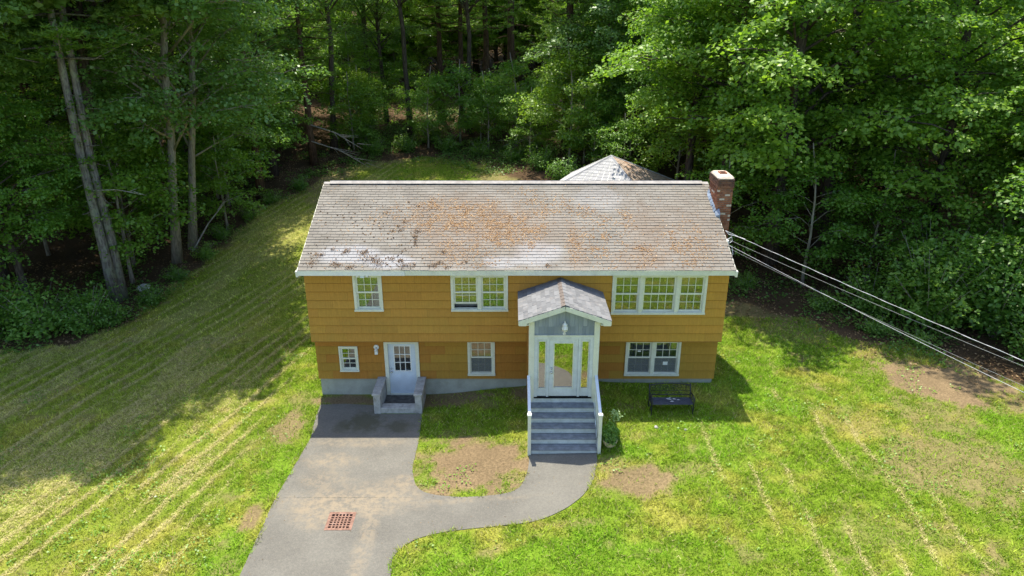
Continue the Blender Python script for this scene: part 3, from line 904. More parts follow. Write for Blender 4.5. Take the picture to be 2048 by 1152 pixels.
for k in (1, 2):
    xk = lx0 + (lx1 - lx0) * k / 3; zk = lz0 + (lz1 - lz0) * k / 3
    MB().box(xk - .012, xk + .012, yd - .008, yd + .012, lz0, lz1).build('muntin', M['trim_clean'], dob)
    MB().box(lx0, lx1, yd - .006, yd + .011, zk - .012, zk + .012).build('muntin', M['trim_clean'], dob)
for i in range(3):
    for j in range(3):
        a, b = lx0 + (lx1 - lx0) * i / 3, lx0 + (lx1 - lx0) * (i + 1) / 3
        c, d = lz0 + (lz1 - lz0) * j / 3, lz0 + (lz1 - lz0) * (j + 1) / 3
        put_piece('pane', PANE, dob, ((a + b) / 2, yd + .018, (c + d) / 2), (b - a, .004, d - c))
for (a, b) in ((2.70, 2.95), (3.05, 3.30)):
    f = MB(); w_ = .018
    for c, d in ((.16, .80),):
        f.box(a, b, yd - .008, yd, c, c + w_); f.box(a, b, yd - .008, yd, d - w_, d); f.box(a, a + w_, yd - .008, yd, c + w_, d - w_); f.box(b - w_, b, yd - .008, yd, c + w_, d - w_)
        f.box(a + .05, b - .05, yd - .006, yd, c + .05, d - .05)
    f.build('raised_panel', M['bluedoor'], dob)
RX = Matrix.Rotation(R(90), 3, 'X')
for zc, rr in ((1.06, .026), (.93, .032)):
    m = MB(); m.lathe([(rr, 0), (rr * .9, .012), (rr * .5, .02), (rr * .5, .045), (rr * 1.05, .055), (rr * .95, .075), (rr * .3, .082)], (2.60, yd, zc), 12, RX)
    m.build('knob', M['chrome'], dob, True)
MB().box(dx0, dx1, Y - .05, Y + .1, .036, .062).build('threshold', M['trim'], house)

# --- roof
dS = Vector((0, math.cos(AR), math.sin(AR))); dN = Vector((0, -math.sin(AR), math.cos(AR)))
RX0, RX1 = -.10, W + .10
def rp(u, s, n): return Vector((u, YE, ZE)) + dS * s + dN * n
m = MB()
a = [rp(RX0, 0, -.13), rp(RX1, 0, -.13), rp(RX1, LR, -.13), rp(RX0, LR, -.13), rp(RX0, 0, -.012), rp(RX1, 0, -.012), rp(RX1, LR, -.012), rp(RX0, LR, -.012)]
m.hexa(a)
bk = lambda p: Vector((p.x, 2 * YR - p.y + .002, p.z))
m.hexa([bk(p) for p in (a[1], a[0], a[3], a[2], a[5], a[4], a[7], a[6])])
roof = m.build('roof', M['roof'], house)
NROW = 32; EXP = LR / NROW
def tab_pts(u0, u1, s0, s1, t0, t1):
    return [rp(u0, s0, -.011), rp(u1, s0, -.011), rp(u1, s1, -.011), rp(u0, s1, -.011), rp(u0, s0, t0), rp(u1, s0, t0), rp(u1, s1, t1), rp(u0, s1, t1)]
TW = .305
big = MB()
for r in range(NROW):
    s0 = r * EXP; s1 = min(LR, s0 + EXP * 1.25)
    off = (r % 2) * TW * .5 + random.uniform(-.02, .02)
    x = RX0 - off; k = 0
    while x < RX1:
        u0 = max(x, RX0 - random.uniform(0, .012)); u1 = min(x + TW - .008, RX1 + random.uniform(0, .015))
        if u1 - u0 > .04:
            js = random.uniform(-.009, .009) + .03 * (float(vn(np.array(u0 * .7), np.array(r * .9), 201)) - .5); jt = random.uniform(-.001, .004)
            if r < 6:
                m = MB(); m.hexa(tab_pts(u0, u1, s0 + js - (.025 if r == 0 else 0), s1, .019 + jt, .001)); m.build('shingle', M['roof'], roof)
            else:
                big.hexa(tab_pts(u0, u1, s0 + js, s1, .019 + jt, .001))
        x += TW
o = big.build('shingles', M['roof'], roof); o['kind'] = 'stuff'
m = MB()
for r in range(NROW):
    s0 = r * EXP; s1 = min(LR, s0 + EXP * 1.25)
    q = [bk(p) for p in tab_pts(RX0, RX1, s0, s1, .012, .001)]
    m.hexa([q[1], q[0], q[3], q[2], q[5], q[4], q[7], q[6]])
m.build('rear_shingle_rows', M['roof'], roof)
# raised ridge vent with a dark slot below it
m = MB()
for sg in (1, -1):
    pts_ = [rp(.12, LR - .17, .045), rp(W - .13, LR - .17, .045), rp(W - .13, LR - .0, .045), rp(.12, LR - .0, .045), rp(.12, LR - .17, .062), rp(W - .13, LR - .17, .062), rp(W - .13, LR, .062), rp(.12, LR, .062)]
    if sg == 1: m.hexa(pts_)
    else:
        q = [bk(p) for p in pts_]; m.hexa([q[1], q[0], q[3], q[2], q[5], q[4], q[7], q[6]])
m.build('ridge_cap', M['ridge'], roof)
m = MB(); m.hexa([rp(.14, LR - .155, -.01), rp(W - .15, LR - .155, -.01), rp(W - .15, LR - .01, -.01), rp(.14, LR - .01, -.01), rp(.14, LR - .155, .044), rp(W - .15, LR - .155, .044), rp(W - .15, LR - .01, .044), rp(.14, LR - .01, .044)])
m.build('ridge_vent', M['dark'], roof)
for (a, b) in ((RX0, .12), (W - .13, RX1)):
    m = MB(); m.hexa([rp(a, LR - .14, .002), rp(b, LR - .14, .002), rp(b, LR, .002), rp(a, LR, .002), rp(a, LR - .14, .02), rp(b, LR - .14, .02), rp(b, LR, .02), rp(a, LR, .02)]); m.build('ridge_end', M['ridge'], roof)
# fascia in two boards, soffit, rakes, end returns
xj = 3.38
MB().box(RX0 - .005, xj - .004, YE - .035, YE - .005, ZE - .185, ZE - .03).build('fascia', M['trim_clean'], roof)
MB().box(xj + .004, RX1 + .005, YE - .032, YE - .003, ZE - .180, ZE - .03).build('fascia', M['trim'], roof)
MB().box(RX0 + .01, RX1 - .01, YE - .002, -.012, ZE - .178, ZE - .160).build('soffit', M['trim'], roof)
m = MB(); m.box(RX0 - .01, RX1 + .01, YE - .042, YE + .0, ZE - .028, ZE - .012); m.build('drip_edge', M['trim'], roof)
for X in (RX0 - .022, RX1 + .004):
    m = MB(); q = [rp(X, -.03, -.15), rp(X + .018, -.03, -.15), rp(X + .018, LR, -.15), rp(X, LR, -.15), rp(X, -.03, -.014), rp(X + .018, -.03, -.014), rp(X + .018, LR, -.014), rp(X, LR, -.014)]
    m.hexa(q); m.build('rake_board', M['trim'], roof)
    m = MB(); m.hexa([bk(p) for p in q]); m.build('rake_board', M['trim'], roof)
for X in (RX0 - .06, RX1 - .01):
    m = MB(); m.prism([(X, YE - .06, ZE - .03), (X, YE - .02, ZE - .24), (X, YE + .10, ZE - .24), (X, YE + .10, ZE - .03)], (.07, 0, 0)); m.build('eave_return', M['trim_clean'], roof)

# --- chimney with separate bricks
CX0, CX1, CY0, CY1, CZ1 = 14.02, 14.56, 2.44, 3.58, 7.36
ch = MB().box(CX0 + .02, CX1 - .02, CY0 + .02, CY1 - .02, -.2, CZ1).build('chimney', M['mortar'], house)
BR = MB().box(-.5, .5, -.5, .5, -.5, .5).mesh('brick', M['brick']); BRP = MB().box(-.5, .5, -.5, .5, -.5, .5).mesh('brick', M['brick_pale'])
bh = .0745; zc = CZ1 - bh / 2; row = 0
rest = MB()
while zc > -.1:
    ex = .022 if row < 4 else 0
    vis = zc > 5.0
    for face in range(4):
        if face in (0, 2): a, b, L = CX0 - ex, CX1 + ex, .21
        else: a, b, L = CY0 + .092 - ex, CY1 - .092 + ex, .21
        n = round((b - a) / L); L = (b - a) / n
        st = a - (L / 2 if row % 2 else 0); x = st
        while x < b - .02:
            u0, u1 = max(x, a), min(x + L, b)
            if u1 - u0 > .03:
                cu = (u0 + u1) / 2; j = random.uniform(-.003, .004) + ex
                if face == 0: c, s = (cu, CY0 + .046 - j, zc), (u1 - u0 - .012, .09, bh - .014)
                elif face == 2: c, s = (cu, CY1 - .046 + j, zc), (u1 - u0 - .012, .09, bh - .014)
                elif face == 3: c, s = (CX0 + .046 - j, cu, zc), (.09, u1 - u0 - .012, bh - .014)
                else: c, s = (CX1 - .046 + j, cu, zc), (.09, u1 - u0 - .012, bh - .014)
                if vis and face in (0, 3):
                    o = link_obj('brick', BRP if (random.random() < .09 and row > 4) else BR, ch, Vector(c) - ORG[ch]); o.scale = s
                else:
                    rest.box(c[0] - s[0] / 2, c[0] + s[0] / 2, c[1] - s[1] / 2, c[1] + s[1] / 2, c[2] - s[2] / 2, c[2] + s[2] / 2)
            x += L
    zc -= bh; row += 1
o = rest.build('brickwork', M['brick'], ch); o['kind'] = 'stuff'
m = MB(); cx, cy = (CX0 + CX1) / 2, (CY0 + CY1) / 2
hx, hy = (CX1 - CX0) / 2 + .02, (CY1 - CY0) / 2 + .02
p0 = [(cx + sx * (hx - (.09 if k else 0)), cy + sy * (hy - (0 if k else .12))) for sx, sy, k in ((-1, -1, 0), (-1, -1, 1), (1, -1, 1), (1, -1, 0), (1, 1, 0), (1, 1, 1), (-1, 1, 1), (-1, 1, 0))]
lev = [(1, CZ1 + .004), (1.0, CZ1 + .03), (.88, CZ1 + .075), (.55, CZ1 + .10)]
vs = []; fs = []
for k, z in lev:
    for (x, y) in p0: vs.append((cx + (x - cx) * k, cy + (y - cy) * k, z))
for i in range(len(lev) - 1):
    for k in range(8): fs.append((i * 8 + k, i * 8 + (k + 1) % 8, (i + 1) * 8 + (k + 1) % 8, (i + 1) * 8 + k))
fs += [tuple(range(24, 32)), tuple(range(8))[::-1]]
M['cap'] = simple('mortar_cap', (.50, .43, .36), .95, .1, .2, 6, 50, .4, ((.2, .16, .13), .5))
m.add(vs, fs); m.build('chimney_cap', M['cap'], ch)
m = MB()
for (a, b, c, d) in ((-.13, .13, -.15, -.11), (-.13, .13, .11, .15), (-.13, -.09, -.11, .11), (.09, .13, -.11, .11)): m.box(cx + a, cx + b, cy + c, cy + d, CZ1 + .06, CZ1 + .135)
M['flue'] = simple('clay_flue', (.30, .12, .07), .9, .2, .2, 9, 60, .2)
m.build('flue', M['flue'], ch)
MB().box(cx - .09, cx + .09, cy - .11, cy + .11, CZ1 + .07, CZ1 + .112).build('flue_throat', M['dark'], ch)
# crumpled step flashing where the roof meets the chimney
for k in range(7):
    s = 2.98 + k * .17
    m = MB(); q = random.uniform(-.02, .03)
    m.hexa([rp(13.93 + q, s, .012), rp(14.04, s, .012), rp(14.04, s + .2, .016), rp(13.95 + q, s + .2, .016), rp(13.94 + q, s, .02), rp(14.02, s, .12 + q), rp(14.02, s + .2, .11 + q), rp(13.96 + q, s + .2, .024)])
    m.build('flashing', M['flash'], roof)
m = MB(); m.hexa([rp(13.98, 2.72, .012), rp(14.12, 2.66, .012), rp(14.14, 2.98, .012), rp(13.99, 3.0, .012), rp(14.0, 2.74, .05), rp(14.12, 2.70, .14), rp(14.13, 2.97, .18), rp(14.0, 2.99, .07)])
m.build('flashing', M['flash'], roof)

# ================================================================== ENTRY PORCH (closed vestibule)
PX0, PX1, PYF = 7.37, 9.55, -2.10
PC = (PX0 + PX1) / 2
FZ = 1.39
porch = thing('entry_porch', 'closed entry vestibule with a small grey gabled roof and glazed white front door', 'porch', (PC, -1.0, .2))
PRZ, PEZ = 4.66, 4.17        # ridge, eave height of the roof surface
PE0, PE1 = 7.06, 9.84
PF = -2.33                   # front edge of the roof
SL = math.atan2(PRZ - PEZ, PC - PE0)
# side walls, base, floor
m = MB(); m.box(PX0 + .03, PX0 + .13, PYF + .1, .37, .1, 4.2); m.box(PX1 - .13, PX1 - .03, PYF + .1, .37, .1, 4.2)
m.box(PX0 + .13, PX1 - .13, PYF + .12, .3, FZ - .12, FZ - .002)
m.build('side_wall', M['interior'], porch)
for sg, X in ((-1, PX0 + .029), (1, PX1 - .029)):
    for r in range(12):
        z = .45 + r * .305
        m = MB(); m.hexa([(X, PYF + .12, z), (X, .36 if z < 2.2 else -.01, z), (X + sg * .03, .36 if z < 2.2 else -.01, z), (X + sg * .03, PYF + .12, z), (X, PYF + .12, z + .3), (X, .36 if z < 2.2 else -.01, z + .3), (X + sg * .01, .36 if z < 2.2 else -.01, z + .3), (X + sg * .01, PYF + .12, z + .3)])
        m.build('shingle_course', M['siding'], porch, color=jig(GOLD))
# corner posts
for (a, b) in ((PX0, PX0 + .17), (PX1 - .17, PX1)):
    MB().box(a, b, PYF, PYF + .16, .12, 4.02).build('corner_post', M['trim'], porch)
# header and gable shakes
MB().box(PX0 + .17, PX1 - .17, PYF + .046, PYF + .1, 3.58, 4.2).build('gable_backing', M['shakes_grey'], porch)
ix0, ix1 = PX0 + .172, PX1 - .172
def gable_top(x): return PRZ - .13 - abs(x - PC) * math.tan(SL) - .10
for row, (za, zb) in enumerate(((3.575, 3.86), (3.86, 4.6))):
    x = ix0 - (.07 if row else 0)
    while x < ix1 - .01:
        wd = random.choice((.1, .13, .16, .18)); a, b = max(x, ix0), min(x + wd, ix1)
        ta, tb = min(zb, gable_top(a)), min(zb, gable_top(b))
        if min(ta, tb) > za + .02 and b - a > .02:
            y0 = PYF + .022 + random.uniform(0, .004); z_ = za + random.uniform(-.008, .008)
            pts_ = [(a, y0, z_), (b - .004, y0, z_), (b - .004, y0 + .006, tb), (a, y0 + .006, ta)]
            if a < PC < b: pts_ = [(a, y0, z_), (b - .004, y0, z_), (b - .004, y0 + .006, tb), (PC, y0 + .006, min(zb, gable_top(PC))), (a, y0 + .006, ta)]
            MB().prism(pts_, (0, .02, 0)).build('shake', M['shakes_grey'], porch)
        x += wd
MB().box(ix0, ix1, PYF - .02, PYF + .1, 3.535, 3.573).build('drip_cap', M['trim'], porch)
# door unit
u0, u1 = PX0 + .172, PX1 - .172
zt = 3.533; zb = FZ
m = MB(); m.box(u0, u0 + .1, PYF + .01, PYF + .13, zb, zt); m.box(u1 - .1, u1, PYF + .01, PYF + .13, zb, zt); m.box(u0 + .1, u1 - .1, PYF + .01, PYF + .13, zt - .10, zt)
m.build('door_frame', M['porchgrey'], porch)
d0, d1 = PC - .455, PC + .455
for (a, b) in ((d0 - .07, d0), (d1, d1 + .07)): MB().box(a, b, PYF + .022, PYF + .13, zb, zt - .10).build('mullion', M['porchgrey'], porch)
DG = MB().box(-.5, .5, -.5, .5, -.5, .5).mesh('door_pane', M['doorglass'])
for (a, b) in ((u0 + .1, d0 - .07), (d1 + .07, u1 - .1)):
    g0, g1 = a + .05, b - .05
    f = MB(); wall_with_holes(f, a, b, zb + .01, zt - .10, [(g0, g1, zb + .30, zt - .20)], PYF + .05, PYF + .09)
    s = f.build('sidelight', M['porchgrey'], porch)
    k = MB(); q = .018
    k.box(g0 - q, g0, PYF + .04, PYF + .05, zb + .28, zt - .18); k.box(g1, g1 + q, PYF + .04, PYF + .05, zb + .28, zt - .18); k.box(g0, g1, PYF + .04, PYF + .05, zb + .28, zb + .30); k.box(g0, g1, PYF + .04, PYF + .05, zt - .20, zt - .18)
    k.build('glazing_bead', M['trim'], s)
    put_piece('pane', DG, s, ((g0 + g1) / 2, PYF + .07, (zb + .30 + zt - .20) / 2), (g1 - g0, .004, zt - .5 - zb))
g0, g1, ga, gb = d0 + .165, d1 - .165, zb + .33, zt - .26
f = MB(); wall_with_holes(f, d0 + .004, d1 - .004, zb + .015, zt - .104, [(g0, g1, ga, gb)], PYF + .045, PYF + .09)
dr_ = f.build('door', M['porchgrey'], porch)
k = MB(); q = .03
k.box(g0 - q, g0, PYF + .03, PYF + .045, ga - q, gb + q); k.box(g1, g1 + q, PYF + .03, PYF + .045, ga - q, gb + q); k.box(g0, g1, PYF + .03, PYF + .045, ga - q, ga); k.box(g0, g1, PYF + .03, PYF + .045, gb, gb + q)
k.build('glazing_bead', M['trim'], dr_)
put_piece('pane', DG, dr_, ((g0 + g1) / 2, PYF + .065, (ga + gb) / 2), (g1 - g0, .004, gb - ga))
for zc, rr in ((zb + 1.02, .027), (zb + .88, .033)):
    m = MB(); m.lathe([(rr, 0), (rr * .9, .012), (rr * .5, .02), (rr * .5, .045), (rr * 1.05, .055), (rr * .95, .075), (rr * .3, .082)], (d0 + .085, PYF + .045, zc), 12, RX)
    m.build('knob', M['chrome'], dr_, True)
MB().box(u0, u1, PYF - .03, PYF + .14, FZ - .035, FZ - .003).build('threshold', M['dark'], porch)
MB().box(u0 - .05, u1 + .05, PYF - .012, PYF + .13, FZ - .19, FZ - .037).build('sill_board', M['stair_riser'], porch)
# roof
def pp(side, s, y, n):   # s from eave to ridge
    x = PE0 + s * math.cos(SL) if side < 0 else PE1 - s * math.cos(SL)
    return Vector((x, y, PEZ + s * math.sin(SL))) + Vector((side * math.sin(SL), 0, math.cos(SL))) * n
PL = (PC - PE0) / math.cos(SL)
m = MB()
for sd_ in (-1, 1):
    q = [pp(sd_, 0, PF, -.10), pp(sd_, PL, PF, -.10), pp(sd_, PL, -.0, -.10), pp(sd_, 0, -.0, -.10), pp(sd_, 0, PF, -.011), pp(sd_, PL, PF, -.011), pp(sd_, PL, -.0, -.011), pp(sd_, 0, -.0, -.011)]
    m.hexa(q)
proof = m.build('roof', M['trim'], porch)
rows = 10; ex = PL / rows
for sd_ in (-1, 1):
    for r in range(rows):
        s0 = r * ex - (.02 if r == 0 else 0); s1 = min(PL, r * ex + ex * 1.3); y = PF - .02 - random.uniform(0, .2)
        while y < -.02:
            wd = random.choice((.2, .26, .32, .36)); a, b = max(y, PF - .02), min(y + wd - .006, -.02)
            if b - a > .03:
                th = random.choice((.010, .012, .018))
                q = [pp(sd_, s0, a, -.01), pp(sd_, s1, a, -.01), pp(sd_, s1, b, -.01), pp(sd_, s0, b, -.01), pp(sd_, s0, a, th), pp(sd_, s1, a, .001), pp(sd_, s1, b, .001), pp(sd_, s0, b, th)]
                MB().hexa(q).build('shingle', M['porchroof'], proof)
            y += wd
for k in range(9):
    a = PF - .02 + k * .255; b = min(a + .29, -.02)
    for sd_ in (-1, 1):
        q = [pp(sd_, PL - .13, a, .012), pp(sd_, PL, a, .012), pp(sd_, PL, b, .012), pp(sd_, PL - .13, b, .012), pp(sd_, PL - .13, a, .032), pp(sd_, PL, a, .032), pp(sd_, PL, b, .022), pp(sd_, PL - .13, b, .022)]
        MB().hexa(q).build('ridge_shingle', M['ridge_rust'] if sd_ < 0 else M['porchroof'], proof)
# rake boards with horizontal returns at the ends
for sd_ in (-1, 1):
    e = PE0 if sd_ < 0 else PE1
    pts_ = [pp(sd_, -.02, PF - .03, -.012), pp(sd_, PL, PF - .03, -.012), Vector((PC, PF - .03, PRZ - .17)), pp(sd_, .20, PF - .03, -.165), Vector((e - sd_ * .22, PF - .03, PEZ - .17)), Vector((e + sd_ * .0, PF - .03, PEZ - .17))]
    MB().prism(pts_, (0, .028, 0)).build('rake_board', M['trim'], porch)
    MB().box(min(e, e - sd_ * .3), max(e, e - sd_ * .3), PF + .0, -.03, PEZ - .165, PEZ - .13).build('eave_soffit', M['trim'], porch)
    MB().box(e - .018 if sd_ < 0 else e, e if sd_ < 0 else e + .018, PF, -.03, PEZ - .168, PEZ - .02).build('fascia', M['trim'], porch)
m = MB(); m.prism([(PX0, PF + .001, 4.02), (PX1, PF + .001, 4.02), (PX1, PF + .001, 4.10), (PC, PF + .001, PRZ - .16), (PX0, PF + .001, 4.10)], (0, .0, 0))
# white header beams between posts and the rake underside
for sd_ in (-1, 1):
    xa, xb = (PX0, PC) if sd_ < 0 else (PC, PX1)
    za = lambda x: PRZ - .13 - abs(x - PC) * math.tan(SL)
    MB().prism([(xa, PYF - .004, za(xa)), (xb, PYF - .004, za(xb)), (xb, PYF - .004, za(xb) - .12), (xa, PYF - .004, za(xa) - .12)], (0, .09, 0)).build('gable_trim', M['trim'], porch)

# ------------------------------------------------------------------ lantern in the gable
lt = thing('porch_lantern', 'white coach lantern on the gable above the front door', 'lantern', (PC, PYF - .1, 3.6))
c = (PC, PYF - .13, 3.60)
m = MB(); m.lathe([(.012, -.0), (.012, .14), (.03, .15), (.055, .17)], c, 12); m.build('stem', M['trim_clean'], lt, True)
m = MB(); m.lathe([(.055, .17), (.10, .21), (.105, .23), (.085, .31), (.06, .38)], c, 10); m.build('glass_shade', M['lamp_glass'], lt, True)
m = MB(); m.lathe([(.078, .375), (.07, .40), (.035, .44), (.012, .455), (.018, .48), (.004, .51)], c, 12); m.build('cap', M['trim_clean'], lt, True)
m = MB()
for k in range(6):
    t_ = k * math.pi / 3
    m.tube([(c[0] + .103 * math.cos(t_), c[1] + .103 * math.sin(t_), c[2] + .215), (c[0] + .066 * math.cos(t_), c[1] + .066 * math.sin(t_), c[2] + .38)], .005, 5)
m.lathe([(.10, .225), (.112, .23), (.112, .24), (.10, .245)], c, 14)
m.build('cage', M['chrome'], lt)
m = MB(); m.tube([(c[0], c[1], c[2] + .02), (c[0], PYF + .02, c[2] + .02)], .014, 8); m.lathe([(.05, 0), (.05, .015), (.02, .025)], (c[0], PYF + .02, c[2] + .02), 14, RX)
m.build('wall_bracket', M['trim_clean'], lt)

# ================================================================== FRONT STEPS
st = thing('front_steps', 'grey-blue wooden front steps with pale risers below the glazed door', 'steps', (PC, -2.9, .2))
sx0, sx1 = PX0 + .06, PX1 - .10
TD, RH = .285, .198
g0 = .21
for k in range(5):
    top = FZ - .19 - k * RH
    yb = PYF - .012 - k * TD if k else PYF - .014
    yf = PYF - .012 - (k + 1) * TD
    MB().box(sx0, sx1, yf - .03, yf + TD * .5 - .004, top - .035, top).build('tread_board', M['stair_tread'], st, bevel=.008)
    MB().box(sx0, sx1, yf + TD * .5, yf + TD - .003, top - .035, top - .001).build('tread_board', M['stair_tread'], st)
    lo = top - RH + .001 if k < 4 else g0 - .12
    MB().box(sx0 + .005, sx1 - .005, yf, yf + .022, lo, top - .036).build('riser', M['stair_riser'], st, bevel=.006)
yl = PYF - .012 - 5 * TD
for X in (sx0 - .045, sx1 + .004):
    pts_ = [(X, PYF - .02, 1.2), (X, PYF - .02, .05)] + [(X, yl - .0, .05), (X, yl, g0 + RH - .05)]
    MB().prism(pts_, (.04, 0, 0)).build('stringer', M['stair_riser'], st)
# newel posts, hand rails, balusters
for X in (sx0 - .055, sx1 + .055):
    MB().box(X - .05, X + .05, yl - .06, yl + .04, .05, 1.62).build('newel_post', M['trim'], st)
    m = MB(); m.box(X - .065, X + .065, yl - .075, yl + .055, 1.62, 1.655); m.hexa([(X - .055, yl - .065, 1.655), (X + .055, yl - .065, 1.655), (X + .055, yl + .045, 1.655), (X - .055, yl + .045, 1.655), (X - .012, yl - .02, 1.70), (X + .012, yl - .02, 1.70), (X + .012, yl, 1.70), (X - .012, yl, 1.70)])
    m.build('post_cap', M['trim_clean'], st)
    ya, yb_ = yl + .04, PYF - .001
    za_, zb_ = 1.60, 2.17
    def rail(y0, z0, y1, z1, hw, th, nm, mt):
        MB().hexa([(X - hw, y0, z0 - th), (X + hw, y0, z0 - th), (X + hw, y1, z1 - th), (X - hw, y1, z1 - th), (X - hw, y0, z0), (X + hw, y0, z0), (X + hw, y1, z1), (X - hw, y1, z1)]).build(nm, mt, st)
    rail(ya, za_, yb_, zb_, .045, .04, 'hand_rail', M['rail'])
    rail(ya, .62, yb_, 1.5, .02, .06, 'bottom_rail', M['trim'])
    for k in range(1, 10):
        f = k / 10; y = ya + (yb_ - ya) * f
        MB().box(X - .014, X + .014, y - .014, y + .014, .60 + .88 * f - .05, za_ + (zb_ - za_) * f - .039).build('baluster', M['trim'], st)

# ================================================================== SIDE STOOP
so_ = thing('concrete_stoop', 'weathered concrete stoop with two low cheek walls at the blue-white side door', 'stoop', (2.96, -.3, 0))
for (a, b) in ((2.14, 2.37), (3.55, 3.78)):
    MB().box(a, b, -.86, .362, -.15, .70).build('cheek_wall', M['concrete'], so_, bevel=.012)
    ym = -.26
    MB().box(a - .035, b + .035, -.90, ym - .004, .703, .775).build('cap_stone', M['concrete'], so_, bevel=.012)
    MB().box(a - .035, b + .035, ym + .004, .352, .703, .770).build('cap_stone', M['concrete'], so_, bevel=.012)
MB().box(2.372, 3.548, -.84, -.56, -.12, .165).build('step', M['concrete'], so_, bevel=.01)
MB().box(2.372, 3.548, -.86, -.53, .167, .215).build('step_tread', M['concrete'], so_, bevel=.012)
M['darkfloor'] = simple('dark_concrete', (.10, .095, .085), .9, .2, .3, 7, 50, .3)  # darker than the rest of the stoop concrete
MB().box(2.372, 3.548, -.528, .335, -.15, .035).build('well_floor', M['darkfloor'], so_)

# ================================================================== WALL FIXTURES
sl = thing('side_door_light', 'round white motion light on the siding beside the side door', 'wall light', (2.13, .33, 1.85))
c = Vector((2.13, .352, 1.93))
m = MB(); m.lathe([(.095, 0), (.095, .012), (.075, .02), (.075, .03), (.05, .035)], c, 20, RX); m.build('base_plate', M['trim_clean'], sl)
m = MB(); m.lathe([(.03, 0), (.035, .05), (.06, .10), (.062, .13)], c + Vector((0, -.03, .0)), 14, Matrix.Rotation(R(140), 3, 'X')); m.build('lamp_head', M['trim_clean'], sl, True)
m = MB(); m.tube([c + Vector((0, -.03, -.03)), c + Vector((0, -.07, -.09)), c + Vector((0, -.06, -.13))], .014, 8); m.build('arm', M['chrome'], sl)
m = MB(); m.box(c.x - .055, c.x + .055, c.y - .11, c.y - .01, c.z - .24, c.z - .12); m.build('sensor', M['trim_clean'], sl, bevel=.012)
fl = thing('eave_floodlight', 'small twin floodlight under the eave above the single upper window', 'floodlight', (2.0, -.2, 4.8))
c = Vector((1.98, -.22, 4.845))
m = MB(); m.box(c.x - .07, c.x + .07, c.y - .07, c.y + .07, c.z - .09, c.z + .004); m.build('box', M['rail'], fl, bevel=.01)
for s in (-1, 1):
    m = MB(); m.tube([c + Vector((s * .06, 0, -.03)), c + Vector((s * .13, -.02, -.03)), c + Vector((s * .2, -.05, -.05))], [.018, .02, .045], 10); m.build('lamp_head', M['trim_clean'], fl, True)

# ================================================================== BENCH
bx0, bx1, byf, byb = 11.38, 12.80, -1.80, -1.26
bz = hz(12, -1.5)
b = thing('garden_bench', 'black iron garden bench with scrollwork back on the lawn below the window', 'bench', ((bx0 + bx1) / 2, -1.5, bz))
for k in range(6):
    y = byf + .04 + k * .082
    MB().box(bx0 + .05, bx1 - .05, y, y + .066, bz + .415 - k * .004, bz + .437 - k * .004).build('seat_slat', M['bench_slat'], b, bevel=.005)
for X in (bx0 + .03, bx1 - .03):
    m = MB()
    m.tube([(X, byf + .02, bz - .01), (X, byf + .05, bz + .12), (X, byf + .02, bz + .30), (X, byf + .03, bz + .42), (X, byf + .0, bz + .56), (X, byf + .03, bz + .64)], [.022, .018, .02, .024, .018, .02], 8)
    m.tube([(X, byf + .03, bz + .64), (X, byf + .2, bz + .66), (X, byf + .38, bz + .63), (X, byb + .0, bz + .60)], .022, 8)
    m.tube([(X, byf + .12, bz + .45), (X, byf + .22, bz + .56), (X, byf + .34, bz + .57), (X, byf + .36, bz + .48), (X, byf + .27, bz + .47)], .012, 6)
    m.tube([(X, byb + .06, bz - .01), (X, byb, bz + .15), (X, byb - .02, bz + .42), (X, byb + .06, bz + .70), (X, byb + .11, bz + .86)], [.022, .02, .024, .022, .02], 8)
    m.tube([(X, byf + .03, bz + .40), (X, byb - .02, bz + .40)], .018, 6)
    m.tube([(X, byf + .05, bz + .14), (X, byf + .25, bz + .22), (X, byb, bz + .14)], .014, 6)
    m.build('arm_frame', M['black_metal'], b, True)
def bp(u, v):   # point on the reclined back plane
    return Vector((bx0 + .05 + u * (bx1 - bx0 - .1), byb + .0 + .11 * v, bz + .48 + .38 * v))
back = MB()
back.tube([bp(k / 16, .88 + .16 * math.sin(math.pi * k / 16)) for k in range(17)], .02, 8)
back.tube([bp(0, .06), bp(1, .06)], .017, 8); back.tube([bp(0, .42), bp(1, .42)], .010, 6)
bk_ = back.build('back_rail', M['black_metal'], b, True)
sc_ = MB()
for k in range(6):
    u0_ = (k + .5) / 6; s = 1 if k % 2 else -1
    sc_.tube([bp(u0_ + s * .07 * math.cos(t_) * (1 - t_ / 9), .72 + .15 * math.sin(t_) * (1 - t_ / 9)) for t_ in np.linspace(0, 5.6, 18)], .008, 5)
    sc_.tube([bp(u0_ + s * .06 * math.cos(t_ + 3) * (1 - t_ / 9), .24 + .12 * math.sin(t_ + 3) * (1 - t_ / 9)) for t_ in np.linspace(0, 5.6, 16)], .008, 5)
for k in range(25):
    sc_.tube([bp(k / 24, .42 + .06 * (k % 2)), bp((k + .9) / 24.9, .95 - .2 * (k % 2))], .006, 4)
sc_.build('scrollwork', M['black_metal'], b)
# pale crumpled leaf litter lying on the seat
m = MB(); rr = random.Random(3)
for k in range(9):
    x, y = 12.15 + rr.uniform(-.18, .25), byf + .3 + rr.uniform(-.1, .12); s = rr.uniform(.03, .08)
    m.add([(x - s, y, bz + .44), (x, y - s * .6, bz + .45), (x + s, y, bz + .442), (x, y + s * .6, bz + .455)], [(0, 1, 2, 3)])
o = m.alone('paper_scrap', M['screen'], 'pale crumpled scraps lying on the black bench seat', 'scraps')

